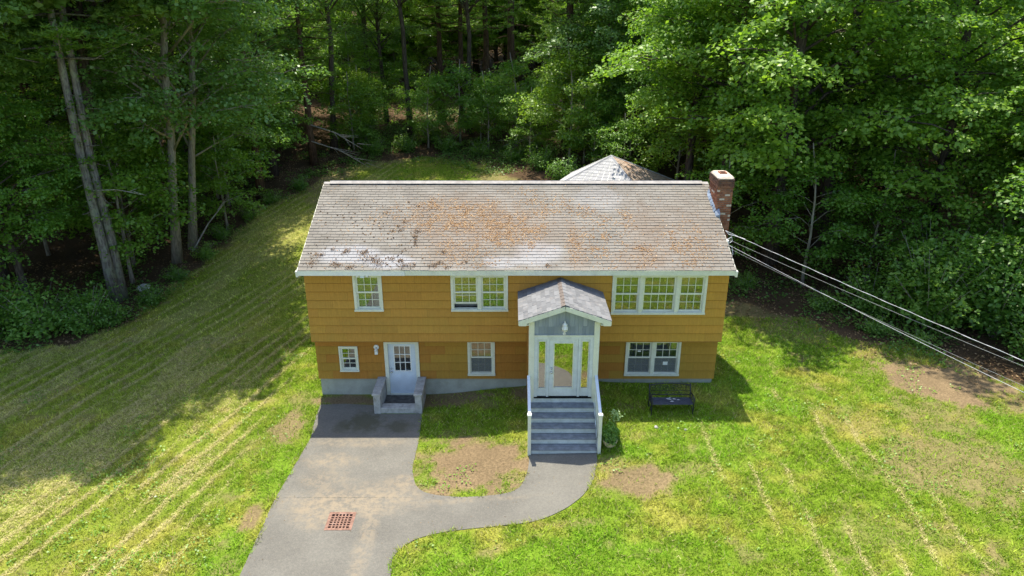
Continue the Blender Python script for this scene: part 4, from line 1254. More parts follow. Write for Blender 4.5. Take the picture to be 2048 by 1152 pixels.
# ================================================================== LEAF HELPERS
def leaf_mesh(name, C, Nn, S, material, asp=.62, rnd=None, fold=.0):
    n = len(C)
    C = np.asarray(C); Nn = np.asarray(Nn); S = np.asarray(S)
    Nn = Nn / (np.linalg.norm(Nn, axis=1, keepdims=True) + 1e-9)
    t = RNG.normal(size=(n, 3)); t -= (t * Nn).sum(1, keepdims=True) * Nn; t /= np.linalg.norm(t, axis=1, keepdims=True) + 1e-9
    bt = np.cross(Nn, t)
    s = S[:, None]
    V = np.stack([C - t * s * .5, C + bt * s * .5 * asp + Nn * s * .06 - t * s * .05, C + t * s * .5 - Nn * s * .10, C - bt * s * .5 * asp + Nn * s * .06 - t * s * .05], 1).reshape(-1, 3)
    F = np.arange(4 * n).reshape(n, 4)
    k = np.repeat(RNG.random(n) if rnd is None else rnd, 4)
    return np_mesh(name, V, F, material, {'leaf': ('FLOAT', k)})

# ================================================================== POTTED PLANT
pz = hz(9.87, -3.3)
pt = thing('potted_plant', 'leafy plant with top leaves coloured sunlit pale in a cream bowl pot beside the steps', 'potted plant', (9.87, -3.3, pz))
m = MB(); m.lathe([(.10, 0), (.12, .01), (.17, .08), (.205, .17), (.21, .22), (.225, .225), (.225, .245), (.20, .245), (.19, .20)], (9.87, -3.3, pz), 28); m.build('pot', M['cream_pot'], pt, True)
m = MB(); m.lathe([(.02, .205), (.195, .2)], (9.87, -3.3, pz), 16); m.build('soil', M['potsoil'], pt)
rr = np.random.default_rng(5)
n = 900; aa = rr.uniform(0, 2 * np.pi, n); ra = .30 * np.sqrt(rr.random(n)) * (1 + .2 * np.sin(3 * aa)); hh = .2 + .62 * rr.random(n) ** .8 * (1.25 - ra / .4)
C = np.stack([9.85 + ra * np.cos(aa) - ORG[pt].x, -3.25 + ra * np.sin(aa) - ORG[pt].y, hh], -1)
link_obj('foliage', leaf_mesh('pot_foliage', C, np.stack([np.cos(aa) * .7, np.sin(aa) * .7, .8 + 0 * aa], -1) + rr.normal(0, .4, (n, 3)), rr.uniform(.06, .12, n), M['shrub'], .45), pt)
m = MB()
for k in range(26):
    t_ = rr.uniform(0, 6.28); L = rr.uniform(.3, .5); p0_ = Vector((9.80, -3.35, pz + .22)); o_ = Vector((math.cos(t_), math.sin(t_) , 0))
    q = [p0_ + o_ * .05, p0_ + o_ * L * .5 + Vector((0, 0, .22)), p0_ + o_ * L + Vector((0, 0, .05))]
    sd_ = o_.cross(Vector((0, 0, 1))) * .012
    m.add([q[0] - sd_, q[0] + sd_, q[1] + sd_ * 1.4, q[1] - sd_ * 1.4, q[2]], [(0, 1, 2, 3), (3, 2, 4)])
ob = m.build('strap_leaves', M['grass'], pt)
at = ob.data.attributes.new('bcol', 'FLOAT_COLOR', 'POINT')
for d in at.data: d.color = (.06, .13, .03, 1)
m = MB()
for k in range(4): m.tube([(9.86, -3.3, pz + .22), (9.88 + .05 * k, -3.22 + .04 * k, pz + .6), (9.96 + .05 * k, -3.1 + .05 * k, pz + .98)], .007, 5)
m.build('stem', M['shrub'], pt)
n = 70; C = np.stack([.16 + rr.normal(0, .085, n), .22 + rr.normal(0, .08, n), 1.0 + rr.normal(0, .07, n)], -1)
M['sunlit_leaf'] = leafmat('sunlit_pale_leaf', (.26, .40, .12), (.45, .56, .26), .4, .03)  # sunlight on the top leaves put into their paler colour
link_obj('top_leaves', leaf_mesh('pot_sunlit_leaves', C, np.array([0, -.3, 1]) + rr.normal(0, .4, (n, 3)), rr.uniform(.05, .10, n), M['sunlit_leaf'], .6), pt)

# ================================================================== UTILITY WIRES
def sag(a, b, s, n=24):
    a = Vector(a); b = Vector(b)
    return [a.lerp(b, k / n) - Vector((0, 0, 4 * s * (k / n) * (1 - k / n))) for k in range(n + 1)]
A0 = rp(14.16, 1.95, .02); A1 = rp(14.17, 1.55, -.02); A2 = rp(14.17, 1.35, -.10); A3 = rp(14.17, 1.25, -.16)
def through(a, p, s):      # far end so that the sagging wire passes the mid-span point p
    a = Vector(a); p = Vector(p) + Vector((0, 0, s)); return a + (p - a) * 2
E_ = [through(a, p, s) for a, p, s in ((A0, (18.110, -8.000, 5.792), .12), (A1, (18.147, -8.000, 5.655), .15), (A2, (18.322, -8.000, 4.998), .19), (A3, (18.278, -8.000, 5.164), .23))]
main = sag(A0, E_[0], .12)
m = MB(); m.tube(main, .0045, 6)
tw = []
for i in range(240):
    f = i / 239; p = Vector(main[min(int(f * 24), 23)]).lerp(main[min(int(f * 24) + 1, 24)], f * 24 - int(f * 24)); tw.append(p + Vector((0, math.cos(f * 110) * .011, math.sin(f * 110) * .011)))
wr = thing('service_drop', 'thick twisted service cable running from the gable, topmost of the wires', 'cable', A0, 'utility wires')
m.build('messenger', M['wire'], wr); MB().tube(tw, .0042, 5).build('conductor', M['wire'], wr)
m = MB()
lp = [A0 + Vector((.02, 0, 0)), A0 + Vector((.12, -.05, -.12)), A0 + Vector((.30, -.16, -.13)), Vector(main[1]) + Vector((.1, -.05, -.02))]
m.tube(lp, .012, 6); m.build('drip_loop', M['wire'], wr)
for i, (a, e, r, nm, lb) in enumerate(((A1, E_[1], .0035, 'telephone_wire', 'thin grey wire just below the thick twisted service cable'), (A2, E_[2], .0045, 'cable_wire', 'pale round wire, lower pair of the wires leaving the gable'), (A3, E_[3], .003, 'thin_wire', 'thinnest and lowest grey wire leaving the gable'))):
    m = MB(); m.tube(sag(a, e, .15 + .04 * i), r, 6)
    m.alone(nm, M['wire'] if i == 1 else M['darkwire'], lb, 'wire', 'utility wires')
m = MB(); m.box(14.115, 14.18, A1.y - .12, A1.y + .12, A1.z - .25, A1.z - .02); m.tube([A2 + Vector((0, 0, 0)), A2 + Vector((.12, 0, -.08)), A2 + Vector((.15, -.1, -.3)), A2 + Vector((.08, -.12, -.42)), A2 + Vector((.2, -.1, -.5))], .010, 6)
m.tube([A1 + Vector((0, .0, .0)), A1 + Vector((.12, .0, .08)), A1 + Vector((.16, 0, -.06)), A1 + Vector((.05, -.05, -.12))], .012, 6)
m.alone('wire_bracket', M['wire'], 'small pale bracket with looped cable ends on the gable edge', 'bracket')
m = MB()
for q in ((22.2, -17.9),):
    m.tube([(q[0], q[1], -.2), (q[0], q[1], 8.6)], [.16, .11], 14); 
m.alone('utility_pole', M['bark_pale'], 'wooden utility pole beyond the lawn carrying the wires', 'pole')

# ================================================================== PAVILION BEHIND THE HOUSE
pvx, pvy = 12.1, 15.8
pvz = hz(pvx, pvy)
pv = thing('garden_pavilion', 'square garden building with a pale grey pyramid roof behind the house', 'pavilion', (pvx, pvy, pvz))
apex = Vector((pvx, pvy, 5.45)); Rd = 4.7; He = 1.95; psi = R(22)
cor = []
for k in range(4):
    t_ = psi + k * math.pi / 2
    cor.append(Vector((pvx + Rd * math.sin(t_), pvy - Rd * math.cos(t_), apex.z - He)))
m = MB()
low = [c_ - Vector((0, 0, .12)) for c_ in cor]
m.add(cor + low + [apex, apex - Vector((0, 0, .12))], [(0, 1, 8), (1, 2, 8), (2, 3, 8), (3, 0, 8), (0, 4, 5, 1), (1, 5, 6, 2), (2, 6, 7, 3), (3, 7, 4, 0), (5, 4, 9), (6, 5, 9), (7, 6, 9), (4, 7, 9)])
proof2 = m.build('roof', M['trim'], pv)
M['pavroof'] = simple('pale_grey_shingle', (.40, .40, .41), .9, .15, .12, 4, 60, .3, ((.26, .25, .24), .5))
M['pavrust'] = simple('needle_stained_shingle', (.36, .28, .22), .9, .15, .3, 5, 60, .3, ((.30, .13, .05), .9))
nr = 16
for f in range(4):
    a, b_ = cor[f], cor[(f + 1) % 4]
    nrm = (b_ - a).cross(apex - a).normalized()
    if nrm.z < 0: nrm = -nrm
    for r in range(nr):
        t0, t1 = r / nr, min(1, (r + 1.15) / nr)
        p0_, p1_ = a.lerp(apex, t0), b_.lerp(apex, t0); p2_, p3_ = b_.lerp(apex, t1), a.lerp(apex, t1)
        L = (p1_ - p0_).length; nt_ = max(1, round(L / .33))
        if f == 3 and r > 2:      # the face towards the house ridge: separate tabs
            off = .5 * (r % 2)
            for k in range(-1, nt_ + 1):
                u0_, u1_ = max(0, (k + off) / nt_), min(1, (k + 1 + off) / nt_ - .012)
                if u1_ - u0_ < .05 / max(L, .3): continue
                q = [p0_.lerp(p1_, u0_), p0_.lerp(p1_, u1_), p3_.lerp(p2_, u1_), p3_.lerp(p2_, u0_)]
                MB().hexa([v + nrm * .001 for v in q] + [q[0] + nrm * .016, q[1] + nrm * .016, q[2] + nrm * .004, q[3] + nrm * .004]).build('shingle', M['pavroof'], proof2)
        else:
            q = [p0_, p1_, p2_, p3_]
            MB().hexa([v + nrm * .001 for v in q] + [q[0] + nrm * .016, q[1] + nrm * .016, q[2] + nrm * .004, q[3] + nrm * .004]).build('shingle_row', M['pavrust'] if f in (0, 1) else M['pavroof'], proof2)
for c_ in cor:
    d = (apex - c_).normalized(); sd_ = d.cross(Vector((0, 0, 1))).normalized() * .055
    m = MB(); m.hexa([c_ - sd_ + Vector((0, 0, .0)), c_ + sd_, apex + sd_, apex - sd_, c_ - sd_ * .2 + Vector((0, 0, .05)), c_ + sd_ * .2 + Vector((0, 0, .05)), apex + sd_ * .2 + Vector((0, 0, .05)), apex - sd_ * .2 + Vector((0, 0, .05))]); m.build('hip_cap', M['pavroof'], proof2)
m = MB(); inn = [Vector((pvx, pvy, 0)) + (c_ - Vector((pvx, pvy, c_.z))) * .86 for c_ in cor]
for k in range(4):
    a, b_ = inn[k], inn[(k + 1) % 4]
    w_ = (b_ - a).normalized().cross(Vector((0, 0, 1))) * .12
    m.hexa([Vector((*p.xy, z)) for z in (pvz - .3, cor[0].z - .13) for p in (a, b_, b_ + w_, a + w_)])
m.build('wall', M['siding'], pv, color=GOLD)

# ================================================================== LITTER ON THE ROOF
n = 70000
x = RNG.uniform(RX0 + .1, RX1 - .1, n); s = RNG.uniform(.05, LR - .2, n)
dens = np.zeros(n)
for cx_, cs_, rx_, rs_, a_ in ((5.2, 2.6, 2.0, 1.1, 1), (4.2, 3.3, 1.3, .6, .7), (6.6, 1.9, 1.6, 1.0, .9), (7.4, 2.6, 1.2, .8, .6), (5.2, 1.0, 1.2, .9, .45), (5.6, .3, 1.2, .3, .35), (8.9, 1.3, .3, 1.1, .6), (10.9, 2.4, .35, .7, .7), (11.2, .7, .6, .7, .75), (9.3, 3.0, .8, .6, .35), (12.8, 1.3, 1.3, 1.5, .4), (9.8, 1.6, 1.5, 1.6, .35), (3.0, 2.6, 1.2, 1.2, .3), (8.2, 3.3, 1.6, .8, .4), (7.2, 4.2, .5, .3, .3)):
    d_ = np.hypot((x - cx_) / rx_, (s - cs_) / rs_) + (fbm(x * 1.6, s * 1.6, 111) - .5) * 1.1
    dens = np.maximum(dens, a_ * sst(1.15, .2, d_))
dens = np.maximum(dens * (.35 + sst(.42, .62, fbm(x * 4, s * 4, 115))), .015)
ok = RNG.random(n) < dens * .72
x, s = x[ok], s[ok]; n = len(x)
P = np.array([tuple(rp(a_, b_, .022)) for a_, b_ in zip(x, s)])
me = leaf_mesh('needle_litter', P, np.array(dN) + RNG.normal(0, .22, (n, 3)), RNG.uniform(.03, .09, n), M['needles'], .4)
tag(link_obj('needle_litter', me), 'rusty fallen pine needles strewn over the middle of the house roof', 'needle litter', kind='stuff')
cl = []
rr = np.random.default_rng(9)
spots = [(2.15, .50, .30), (2.35, .42, .22), (2.55, .33, .2), (.42, .72, .12), (.55, .7, .10), (.3, .30, .15), (1.05, .25, .14), (1.2, .2, .12), (1.9, .8, .14), (2.0, .86, .1), (2.9, .5, .08), (3.2, .45, .1), (3.3, .2, .18), (3.6, .22, .14), (1.35, .95, .09), (.9, .98, .08), (1.3, .85, .12), (4.3, .2, .12), (4.7, .1, .1), (4.5, .35, .1), (1.6, .12, .14), (3.6, 1.9, .12), (3.55, 1.65, .08), (3.6, 1.5, .06), (3.0, 1.95, .06), (2.75, 1.95, .06), (3.1, 2.45, .08), (5.3, .35, .08), (4.6, .85, .09), (8.0, .2, .07), (3.6, 1.35, .06), (2.9, 2.2, .06)]
for k in range(90):
    spots.append((rr.uniform(0.05, 4.0), rr.uniform(.1, 3.6) ** 1.0, rr.uniform(.008, .022)))
for (a_, b_, r_) in spots:
    k = int(4 + 380 * r_)
    q = rr.normal(0, .5, (k, 2)) * r_
    for (e, f) in q: cl.append(tuple(rp(a_ + e * 1.3, max(.02, b_ + f), .02 + rr.uniform(0, .25 * r_ + .01))))
cl = np.array(cl)
M['clump'] = leafmat('rotting_leaf_clump', (.12, .066, .038), (.30, .165, .08), .05, .02)
me = leaf_mesh('leaf_clumps', cl, np.array(dN) + rr.normal(0, .5, (len(cl), 3)), rr.uniform(.022, .055, len(cl)), M['clump'], .7)
tag(link_obj('leaf_clumps', me), 'dark brown rotting leaf clumps on the lower left of the roof', 'leaf clumps', kind='stuff')

# ================================================================== TREES
def unit(v): return v / (np.linalg.norm(v) + 1e-9)
def wood_mesh(name, tubes, material):
    m = MB()
    for pts_, rad, n in tubes: m.tube(pts_, rad, n, True)
    return m.mesh(name, material, (0, 0, 0), True)
def spray_leaves(r, c, out, rad, n, size, flat=.20, droop=.25):
    """a leafy spray: a tilted disc of leaves that droops outwards"""
    a = r.uniform(0, 2 * np.pi, n); q = np.sqrt(r.random(n)) * rad
    ox = np.cos(a) * q; oy = np.sin(a) * q
    side = np.array([-out[1], out[0], 0])
    side = unit(side)
    fw = unit(np.array([out[0], out[1], 0]))
    P = c + np.outer(ox, fw) * 1.15 + np.outer(oy, side)
    P[:, 2] += r.normal(0, flat * rad, n) - droop * (ox / rad + .3) * rad * .6 - .25 * (q / rad) ** 2 * rad
    N = np.stack([fw[0] * (.25 + .3 * ox / rad), fw[1] * (.25 + .3 * ox / rad), np.full(n, .9)], -1) + r.normal(0, .42, (n, 3))
    S = r.uniform(.5, 1.35, n) * size
    return P, N, S
def broadleaf(name, seed, h, cb, Rr, nlimb, leaf, perspray, r0, bark, leafm, sub=5, prof=None, lean=0., asp=.75, sprad=(.5, .95), up=.55):
    r = np.random.default_rng(seed)
    k = 9
    zs = np.linspace(0, h * .94, k)
    wx = np.cumsum(r.normal(0, .012 * h, k)) * np.linspace(0, 1, k); wy = np.cumsum(r.normal(0, .012 * h, k)) * np.linspace(0, 1, k)
    tr = np.stack([wx + lean * zs / h, wy, zs], -1)
    rad = r0 * (1 - zs / h) ** .8 + .02; rad[0] *= 1.35
    tubes = [(tr, list(rad), 10)]
    Ps, Ns, Ss = [], [], []
    def at(z):
        f = np.clip(z / (h * .94) * (k - 1), 0, k - 1.001); i = int(f); return tr[i] + (tr[i + 1] - tr[i]) * (f - i)
    ph = r.uniform(0, 6.28)
    for i in range(nlimb):
        t = (i + r.uniform(0, .8)) / nlimb
        z = cb + (h * .9 - cb) * t
        pr = (math.sin(math.pi * min(1, (t * .82 + .16)) ** .85) ** .75) if prof is None else prof(t)
        L = Rr * pr * r.uniform(.72, 1.15)
        a = ph + i * 2.39996 + r.normal(0, .25)
        o = np.array([math.cos(a), math.sin(a), 0.])
        p0 = at(z * .93 if t > .1 else z)
        rise = L * up * r.uniform(.5, 1.1) * (1.1 - .3 * t)
        q = [p0, p0 + o * L * .35 + [0, 0, rise * .55], p0 + o * L * .7 + [0, 0, rise * .9], p0 + o * L + [0, 0, rise * .86]]
        q = [np.array(v) + r.normal(0, .04 * L, 3) * (j > 0) for j, v in enumerate(q)]
        lr = max(.02, r0 * .34 * (1 - t * .65) * (L / Rr + .2))
        tubes.append((q, [lr, lr * .7, lr * .45, lr * .18], 6))
        ns = max(2, int(sub * (L / Rr) + .5))
        for s in range(ns + 1):
            f = .34 + .66 * (s + r.uniform(-.2, .3)) / ns; f = min(1., max(.25, f))
            g = f * 3; j = min(int(g), 2); c = q[j] + (q[j + 1] - q[j]) * (g - j)
            sg = 1 if s % 2 else -1
            an = a + sg * r.uniform(.5, 1.2) if s < ns else a + r.normal(0, .2)
            oo = np.array([math.cos(an), math.sin(an), 0.])
            bl = L * r.uniform(.18, .36) * (1.15 - f * .4) + .2
            e = c + oo * bl + [0, 0, r.uniform(-.1, .3) * bl]
            tubes.append(([c, (c + e) / 2 + [0, 0, .06 * bl], e], [lr * .35, lr * .25, .008], 4))
            for ce in ((e, 1.), ((c + e) / 2 + r.normal(0, .1, 3), .8)):
                sr = r.uniform(*sprad) * ce[1]
                ce = (np.array(ce[0]) + [0, 0, r.normal(0, .28)], ce[1])
                P, N, S = spray_leaves(r, np.array(ce[0]), oo, sr, int(perspray * (sr / sprad[1]) ** 1.4 + 3), leaf)
                Ps.append(P); Ns.append(N); Ss.append(S)
    P = np.concatenate(Ps); N = np.concatenate(Ns); S = np.concatenate(Ss)
    global RNG
    keep_ = RNG; RNG = np.random.default_rng(seed + 500)
    cm = leaf_mesh(name + '_crown', P, N, S, leafm, asp)
    RNG = keep_
    return wood_mesh(name + '_trunk', tubes, bark), cm
def pine(name, seed, h, cb, Rr, r0, bark, leafm, dead_from=2.0, needles=9, twin=False, broad=False, bend=0.):
    r = np.random.default_rng(seed)
    tubes = []; V = []; T = []
    stems = [((0, 0), 0.)] if not twin else [((.16, .36), -.05), ((0, 0), -.25)]
    for (sx, sy), ln in stems:
        zs = np.linspace(0, h, 10)
        tr = np.stack([sx + ln * zs / h + r.normal(0, .03, 10) + (-.35 * sx * np.exp(-zs / 1.5)), sy + r.normal(0, .03, 10), zs], -1)
        tr[:, 0] += bend * np.clip((zs - 12) / max(1, h - 12), 0, 1) ** 1.2
        rad = r0 * (1 - zs / h * .92); rad[0] *= 1.28
        tubes.append((tr, list(rad), 12))
    def at(z):
        f = np.clip(z / h * 9, 0, 8.999); i = int(f); return tr[i] + (tr[i + 1] - tr[i]) * (f - i)
    z = dead_from
    while z < cb:      # dead lower branches
        a = r.uniform(0, 6.28); L = r.uniform(.5, 2.4); o = np.array([math.cos(a), math.sin(a), 0]); p = at(z)
        e = p + o * L + [0, 0, r.uniform(-.25, .25) * L]
        tubes.append(([p, (p + e) / 2 + [0, 0, .05 * L], e], [.028, .018, .006], 4))
        for q in range(r.integers(1, 4)):
            f = r.uniform(.4, .9); c = p + (e - p) * f; a2 = a + r.choice([-1, 1]) * r.uniform(.4, 1.1)
            tubes.append(([c, c + np.array([math.cos(a2), math.sin(a2), r.uniform(-.3, .2)]) * L * .3], [.010, .004], 3))
        z += r.uniform(.25, .9)
    z = cb
    while z < h - .4:
        t = (z - cb) / (h - cb)
        pr = (1 - t) ** .7 * (.65 + .35 * min(1, t * 5)) + .08
        if broad: pr = (.62 + .38 * min(1, t * 3)) * (1 - t ** 5) + .08
        nb = r.integers(4, 6); a0 = r.uniform(0, 6.28)
        for b in range(nb):
            L = Rr * pr * r.uniform(.65, 1.15); a = a0 + b * 6.283 / nb + r.normal(0, .2)
            o = np.array([math.cos(a), math.sin(a), 0.]); sd = np.array([-o[1], o[0], 0])
            p = at(z); lift = r.uniform(.02, .22)
            q = [p, p + o * L * .5 + [0, 0, -.04 * L], p + o * L + [0, 0, lift * L]]
            tubes.append((q, [.045 * (1 - t * .5), .03, .008], 4))
            nt = max(5, int(L * 9))
            f = .28 + .72 * r.random(nt) ** .8
            off = r.normal(0, 1, nt) * .22 * L * np.sin(np.pi * np.clip(f, .1, .95)) ** .6
            C = np.where(f[:, None] < .5, q[0] + (q[1] - q[0]) * (f[:, None] * 2), q[1] + (q[2] - q[1]) * (f[:, None] * 2 - 1)) + sd * off[:, None]
            C[:, 2] += r.normal(0, .06, nt) + .04
            for c in C:
                n = needles
                d = r.normal(0, 1, (n, 3)); d[:, 2] = np.abs(d[:, 2]) * .55 + .08; d += o * .9
                d /= np.linalg.norm(d, axis=1, keepdims=True)
                ln = r.uniform(.16, .34, n)[:, None]
                w_ = np.cross(d, r.normal(0, 1, (n, 3))); w_ /= np.linalg.norm(w_, axis=1, keepdims=True)
                w_ *= .024 if not broad else .036
                V.append(np.stack([c - w_, c + w_, c + d * ln], 1).reshape(-1, 3)); T.append(np.repeat(r.random(n) * .6 + r.random() * .4, 3))
        z += r.uniform(.45, .8)
    V = np.concatenate(V); T = np.concatenate(T)
    cm = np_mesh(name + '_crown', V, np.arange(len(V)).reshape(-1, 3), leafm, {'leaf': ('FLOAT', T)})
    return wood_mesh(name + '_trunk', tubes, bark), cm
def bush(name, seed, h, Rr, nst, leaf, per, leafm, bark):
    r = np.random.default_rng(seed); tubes = []; Ps, Ns, Ss = [], [], []
    for i in range(nst):
        a = r.uniform(0, 6.28); o = np.array([math.cos(a), math.sin(a), 0.]); L = r.uniform(.35, 1) * Rr; hh = h * r.uniform(.55, 1.05) * (1.1 - .35 * L / Rr)
        q = [o * .08, o * L * .4 + [0, 0, hh * .5], o * L + [0, 0, hh]]
        tubes.append((q, [.022, .015, .006], 4))
        for f in np.linspace(.3, 1, 6):
            c = q[0] + (q[1] - q[0]) * min(1, f * 2) if f < .5 else q[1] + (q[2] - q[1]) * (f * 2 - 1)
            c = np.array(c) + r.normal(0, .16 * Rr, 3) * [1, 1, .5]
            c[2] = max(.12, c[2])
            P, N, S = spray_leaves(r, c, o, r.uniform(.22, .42) * min(1.4, Rr * .6 + .3), per, leaf, .3)
            P[:, 2] = np.maximum(P[:, 2], .04)
            Ps.append(P); Ns.append(N); Ss.append(S)
    global RNG
    keep_ = RNG; RNG = np.random.default_rng(seed + 500)
    cm = leaf_mesh(name + '_crown', np.concatenate(Ps), np.concatenate(Ns), np.concatenate(Ss), leafm, .6)
    RNG = keep_
    return wood_mesh(name + '_trunk', tubes, bark), cm

PROTO = {
    'maple0': broadleaf('maple', 1, 17, 2.6, 4.6, 36, .165, 135, .24, M['bark'], M['maple2'], 6, sprad=(.42, .82)),
    'maple1': broadleaf('maple', 2, 16, 3.4, 4.2, 32, .16, 135, .22, M['bark'], M['maple'], 6, sprad=(.42, .82)),
    'maple2': broadleaf('maple', 3, 18, 2.2, 4.8, 36, .165, 135, .25, M['bark'], M['maple'], 6, sprad=(.42, .85)),
    'oak0': broadleaf('oak', 4, 20, 6.5, 4.0, 30, .155, 100, .22, M['bark'], M['oak'], 6, up=.8),
    'oak1': broadleaf('oak', 5, 22, 8.0, 4.4, 30, .155, 100, .26, M['bark'], M['oak'], 6, up=.8),
    'young0': broadleaf('young_maple', 6, 8.5, 1.3, 2.6, 20, .165, 75, .07, M['bark_pale'], M['maple'], 4, sprad=(.4, .75)),
    'young1': broadleaf('young_maple', 7, 6.5, 1.0, 2.2, 16, .155, 75, .055, M['bark_pale'], M['maple'], 4, sprad=(.4, .7)),
    'pine0': pine('pine', 8, 24, 8.5, 3.9, .30, M['bark_red'], M['pine']),
    'pine1': pine('pine', 9, 22, 6.0, 3.6, .26, M['bark_red'], M['pine']),
    'pine2': pine('pine', 10, 19, 2.8, 3.8, .24, M['bark'], M['pine'], 1.0),
    'bush0': bush('bush', 12, 1.6, 1.1, 16, .13, 20, M['shrub'], M['bark_pale']),
    'bush1': bush('bush', 13, 2.4, 1.5, 20, .15, 24, M['shrub'], M['bark_pale']),
    'bush2': bush('bush', 14, 4.2, 2.2, 30, .19, 34, M['shrub'], M['bark_pale']),
}
KIND = {'maple': ('maple_tree', 'tree'), 'oak': ('oak_tree', 'tree'), 'young': ('sapling', 'sapling'), 'pine': ('pine_tree', 'tree'), 'bush': ('shrub', 'shrub')}
def plant(kind, x, y, sc=1., rot=None, label=None, group=None, leafm=None, bark=None, meshes=None, sz=None):
    tm, cm = meshes or PROTO[kind]
    nm, cat = KIND[kind.rstrip('0123456789')]
    z = hz(x, y) - .08
    o = thing(nm, label, cat, (x, y, z), group, random.uniform(0, 6.28) if rot is None else rot)
    o.scale = (sc, sc, sz or sc)
    t = link_obj('trunk' if cat != 'shrub' else 'stems', tm, o); c = link_obj('crown' if cat != 'shrub' else 'foliage', cm, o)
    for ob, mt in ((t, bark), (c, leafm)):
        if mt:
            ob.material_slots[0].link = 'OBJECT'; ob.material_slots[0].material = mt
    return o
TAKEN = []
def near(kind, x, y, *a, **k):
    TAKEN.append((x, y)); return plant(kind, x, y, *a, **k)

# --- trees one can point at
near('pine0', -11.63, 8.79, 1, 0., 'big twin-stemmed grey pine at the left edge of the lawn', None, None, None, pine('twin_pine', 21, 30, 11.0, 5.4, .215, M['bark_grey'], M['pine'], 4.0, 15, True, True, 2.6))
TALL = broadleaf('tall_oak', 35, 26.5, 11.5, 6.2, 58, .26, 175, .30, M['bark'], M['oak'], 7, lean=3.5, up=.5)
near('oak0', -13.3, 11.8, 1., -.6, 'tall dark-trunked oak close behind the twin-stemmed grey pine', meshes=TALL)
near('oak0', -18.2, 7.4, .76, -.9, 'tall oak towering over the low maples at the far left', meshes=TALL)
near('maple1', 18.2, 15.8, 1.25, 2.2, 'tall dense maple between the pavilion and the chimney', leafm=M['maple'])
near('pine0', -15.2, 16.3, 1.1, 1., 'dark red-brown pine standing behind the twin-stemmed grey pine', bark=M['bark_red'])
near('young0', -11.9, 11.0, 1.0, 2., 'thin pale sapling just behind the twin-stemmed pine')
near('oak0', -10.8, 13.6, 1., -.5, 'slim pale-barked tree leaning at the lawn edge, nearer of the pale pair', meshes=broadleaf('edge_oak', 31, 28, 5.6, 5.8, 48, .18, 130, .20, M['bark_pale'], M['oak'], 7, lean=4.2, up=.6))
near('oak1', -10.75, 15.5, 1., 0.1, 'slim pale-barked tree, farther of the pale pair by the lawn', meshes=broadleaf('edge_oak', 32, 23, 5.0, 5.2, 42, .165, 100, .19, M['bark_pale'], M['oak'], 7, lean=3.0, up=.6))
near('pine1', -9.6, 24.0, 1.0, 0.3, 'dark straight pine beside the left lawn edge, level with the roof ridge')
near('oak1', -12.3, 20.7, .95, 1.2, 'dark-trunked oak in the shade behind the pale pair')
near('pine1', -8.0, 31.3, 1.05, 2.0, 'pine with bare dead branches at the corner of the back lawn')
near('oak0', -10.2, 28.8, 1.05, 3.0, 'oak with glossy leaves left of the back lawn')
near('maple1', -14.7, 7.4, .74, .4, 'low-branching maple at the far left edge of the picture', leafm=M['maple'])
near('maple2', -18.5, 11.5, .8, 2.2, 'second low maple behind the low-branching maple at the far left')
near('young0', -12.9, 13.2, 1.0, .3, 'leafy sapling between the twin-stemmed pine and the pale pair')
near('young0', -12.6, 18.0, 1.1, 3.3, 'leafy sapling behind the pale pair of trees')
near('young1', -11.2, 22.4, 1.2, 5.0, 'bushy sapling beside the dark straight pine on the left')
near('maple1', -13.8, 25.0, .9, 2.0, 'maple filling the gap behind the dark straight pine on the left')
near('young0', -10.4, 26.6, 1.1, 1.0, 'sapling at the left lawn edge level with the roof ridge')
near('young0', -17.2, 6.4, 1.15, 4.4, 'leafy sapling at the very left edge of the picture')
near('young1', -9.9, 18.5, .9, 1.0, 'small shaded sapling on the left lawn edge near the pale pair')
near('maple0', 20.0, 12.6, 1.36, .7, 'large bright green maple behind the brick chimney', leafm=M['maple2'])
near('maple2', 23.4, 14.6, 1.25, 2.0, 'dark green maple right of the bright maple behind the chimney')
near('maple1', 17.2, 19.5, 1.1, 1.4, 'tall maple behind the pavilion roof', leafm=M['maple'])
near('maple0', 27.0, 11.2, 1.1, 3.1, 'broad maple overhanging the shrub bank on the right', leafm=M['maple'])
near('maple2', 31.6, 9.0, 1.05, 4.1, 'maple at the right edge of the picture above the shrubs')
near('young0', 20.6, 9.6, .85, 1.9, 'dark young maple in the shade right of the chimney')
near('young0', 23.8, 10.0, .8, .2, 'young maple with a rounded low crown between the trunks on the right')
near('young1', 17.2, 11.6, .95, 4.0, 'young maple just behind the chimney')
near('young1', -5.8, 35.4, 1.0, .4, 'low sapling at the far left end of the back lawn')
near('young1', 2.6, 37.4, 1.1, 1.4, 'low sapling at the middle of the far edge of the back lawn')
near('young0', 7.2, 35.2, .9, 2.4, 'sapling at the far right end of the back lawn')
near('pine2', 11.2, 37.5, 1.1, .4, 'pine with bright drooping boughs at the right end of the back lawn')
near('maple1', 13.6, 31.0, 1.05, 2.4, 'maple with pale shining leaves behind the pavilion', leafm=M['oak'])
near('pine0', .4, 45.5, 1.0, .2, 'slim dark pine trunk in the middle of the back woods')
near('pine0', 2.4, 44.0, .95, 1.7, 'slim dark pine just right of the middle trunk in the back woods')
near('pine1', 4.4, 48.4, 1.3, 2.9, 'thick dark pine trunk right of the middle of the back woods')
near('pine0', 6.8, 50.8, 1.35, .9, 'thickest dark pine trunk in the back woods, left of the drooping pine')
near('oak1', -6.4, 47.4, 1.05, .1, 'dark oak trunk left of the middle of the back woods')
EO = broadleaf('edge_oak', 33, 24, 9.5, 5.4, 34, .165, 100, .22, M['bark'], M['oak'], 7, lean=2.5, up=.6)
near('oak0', -1.8, 40.0, 1., -1.6, 'tall dark-trunked oak leaning over the far end of the back lawn', meshes=EO)
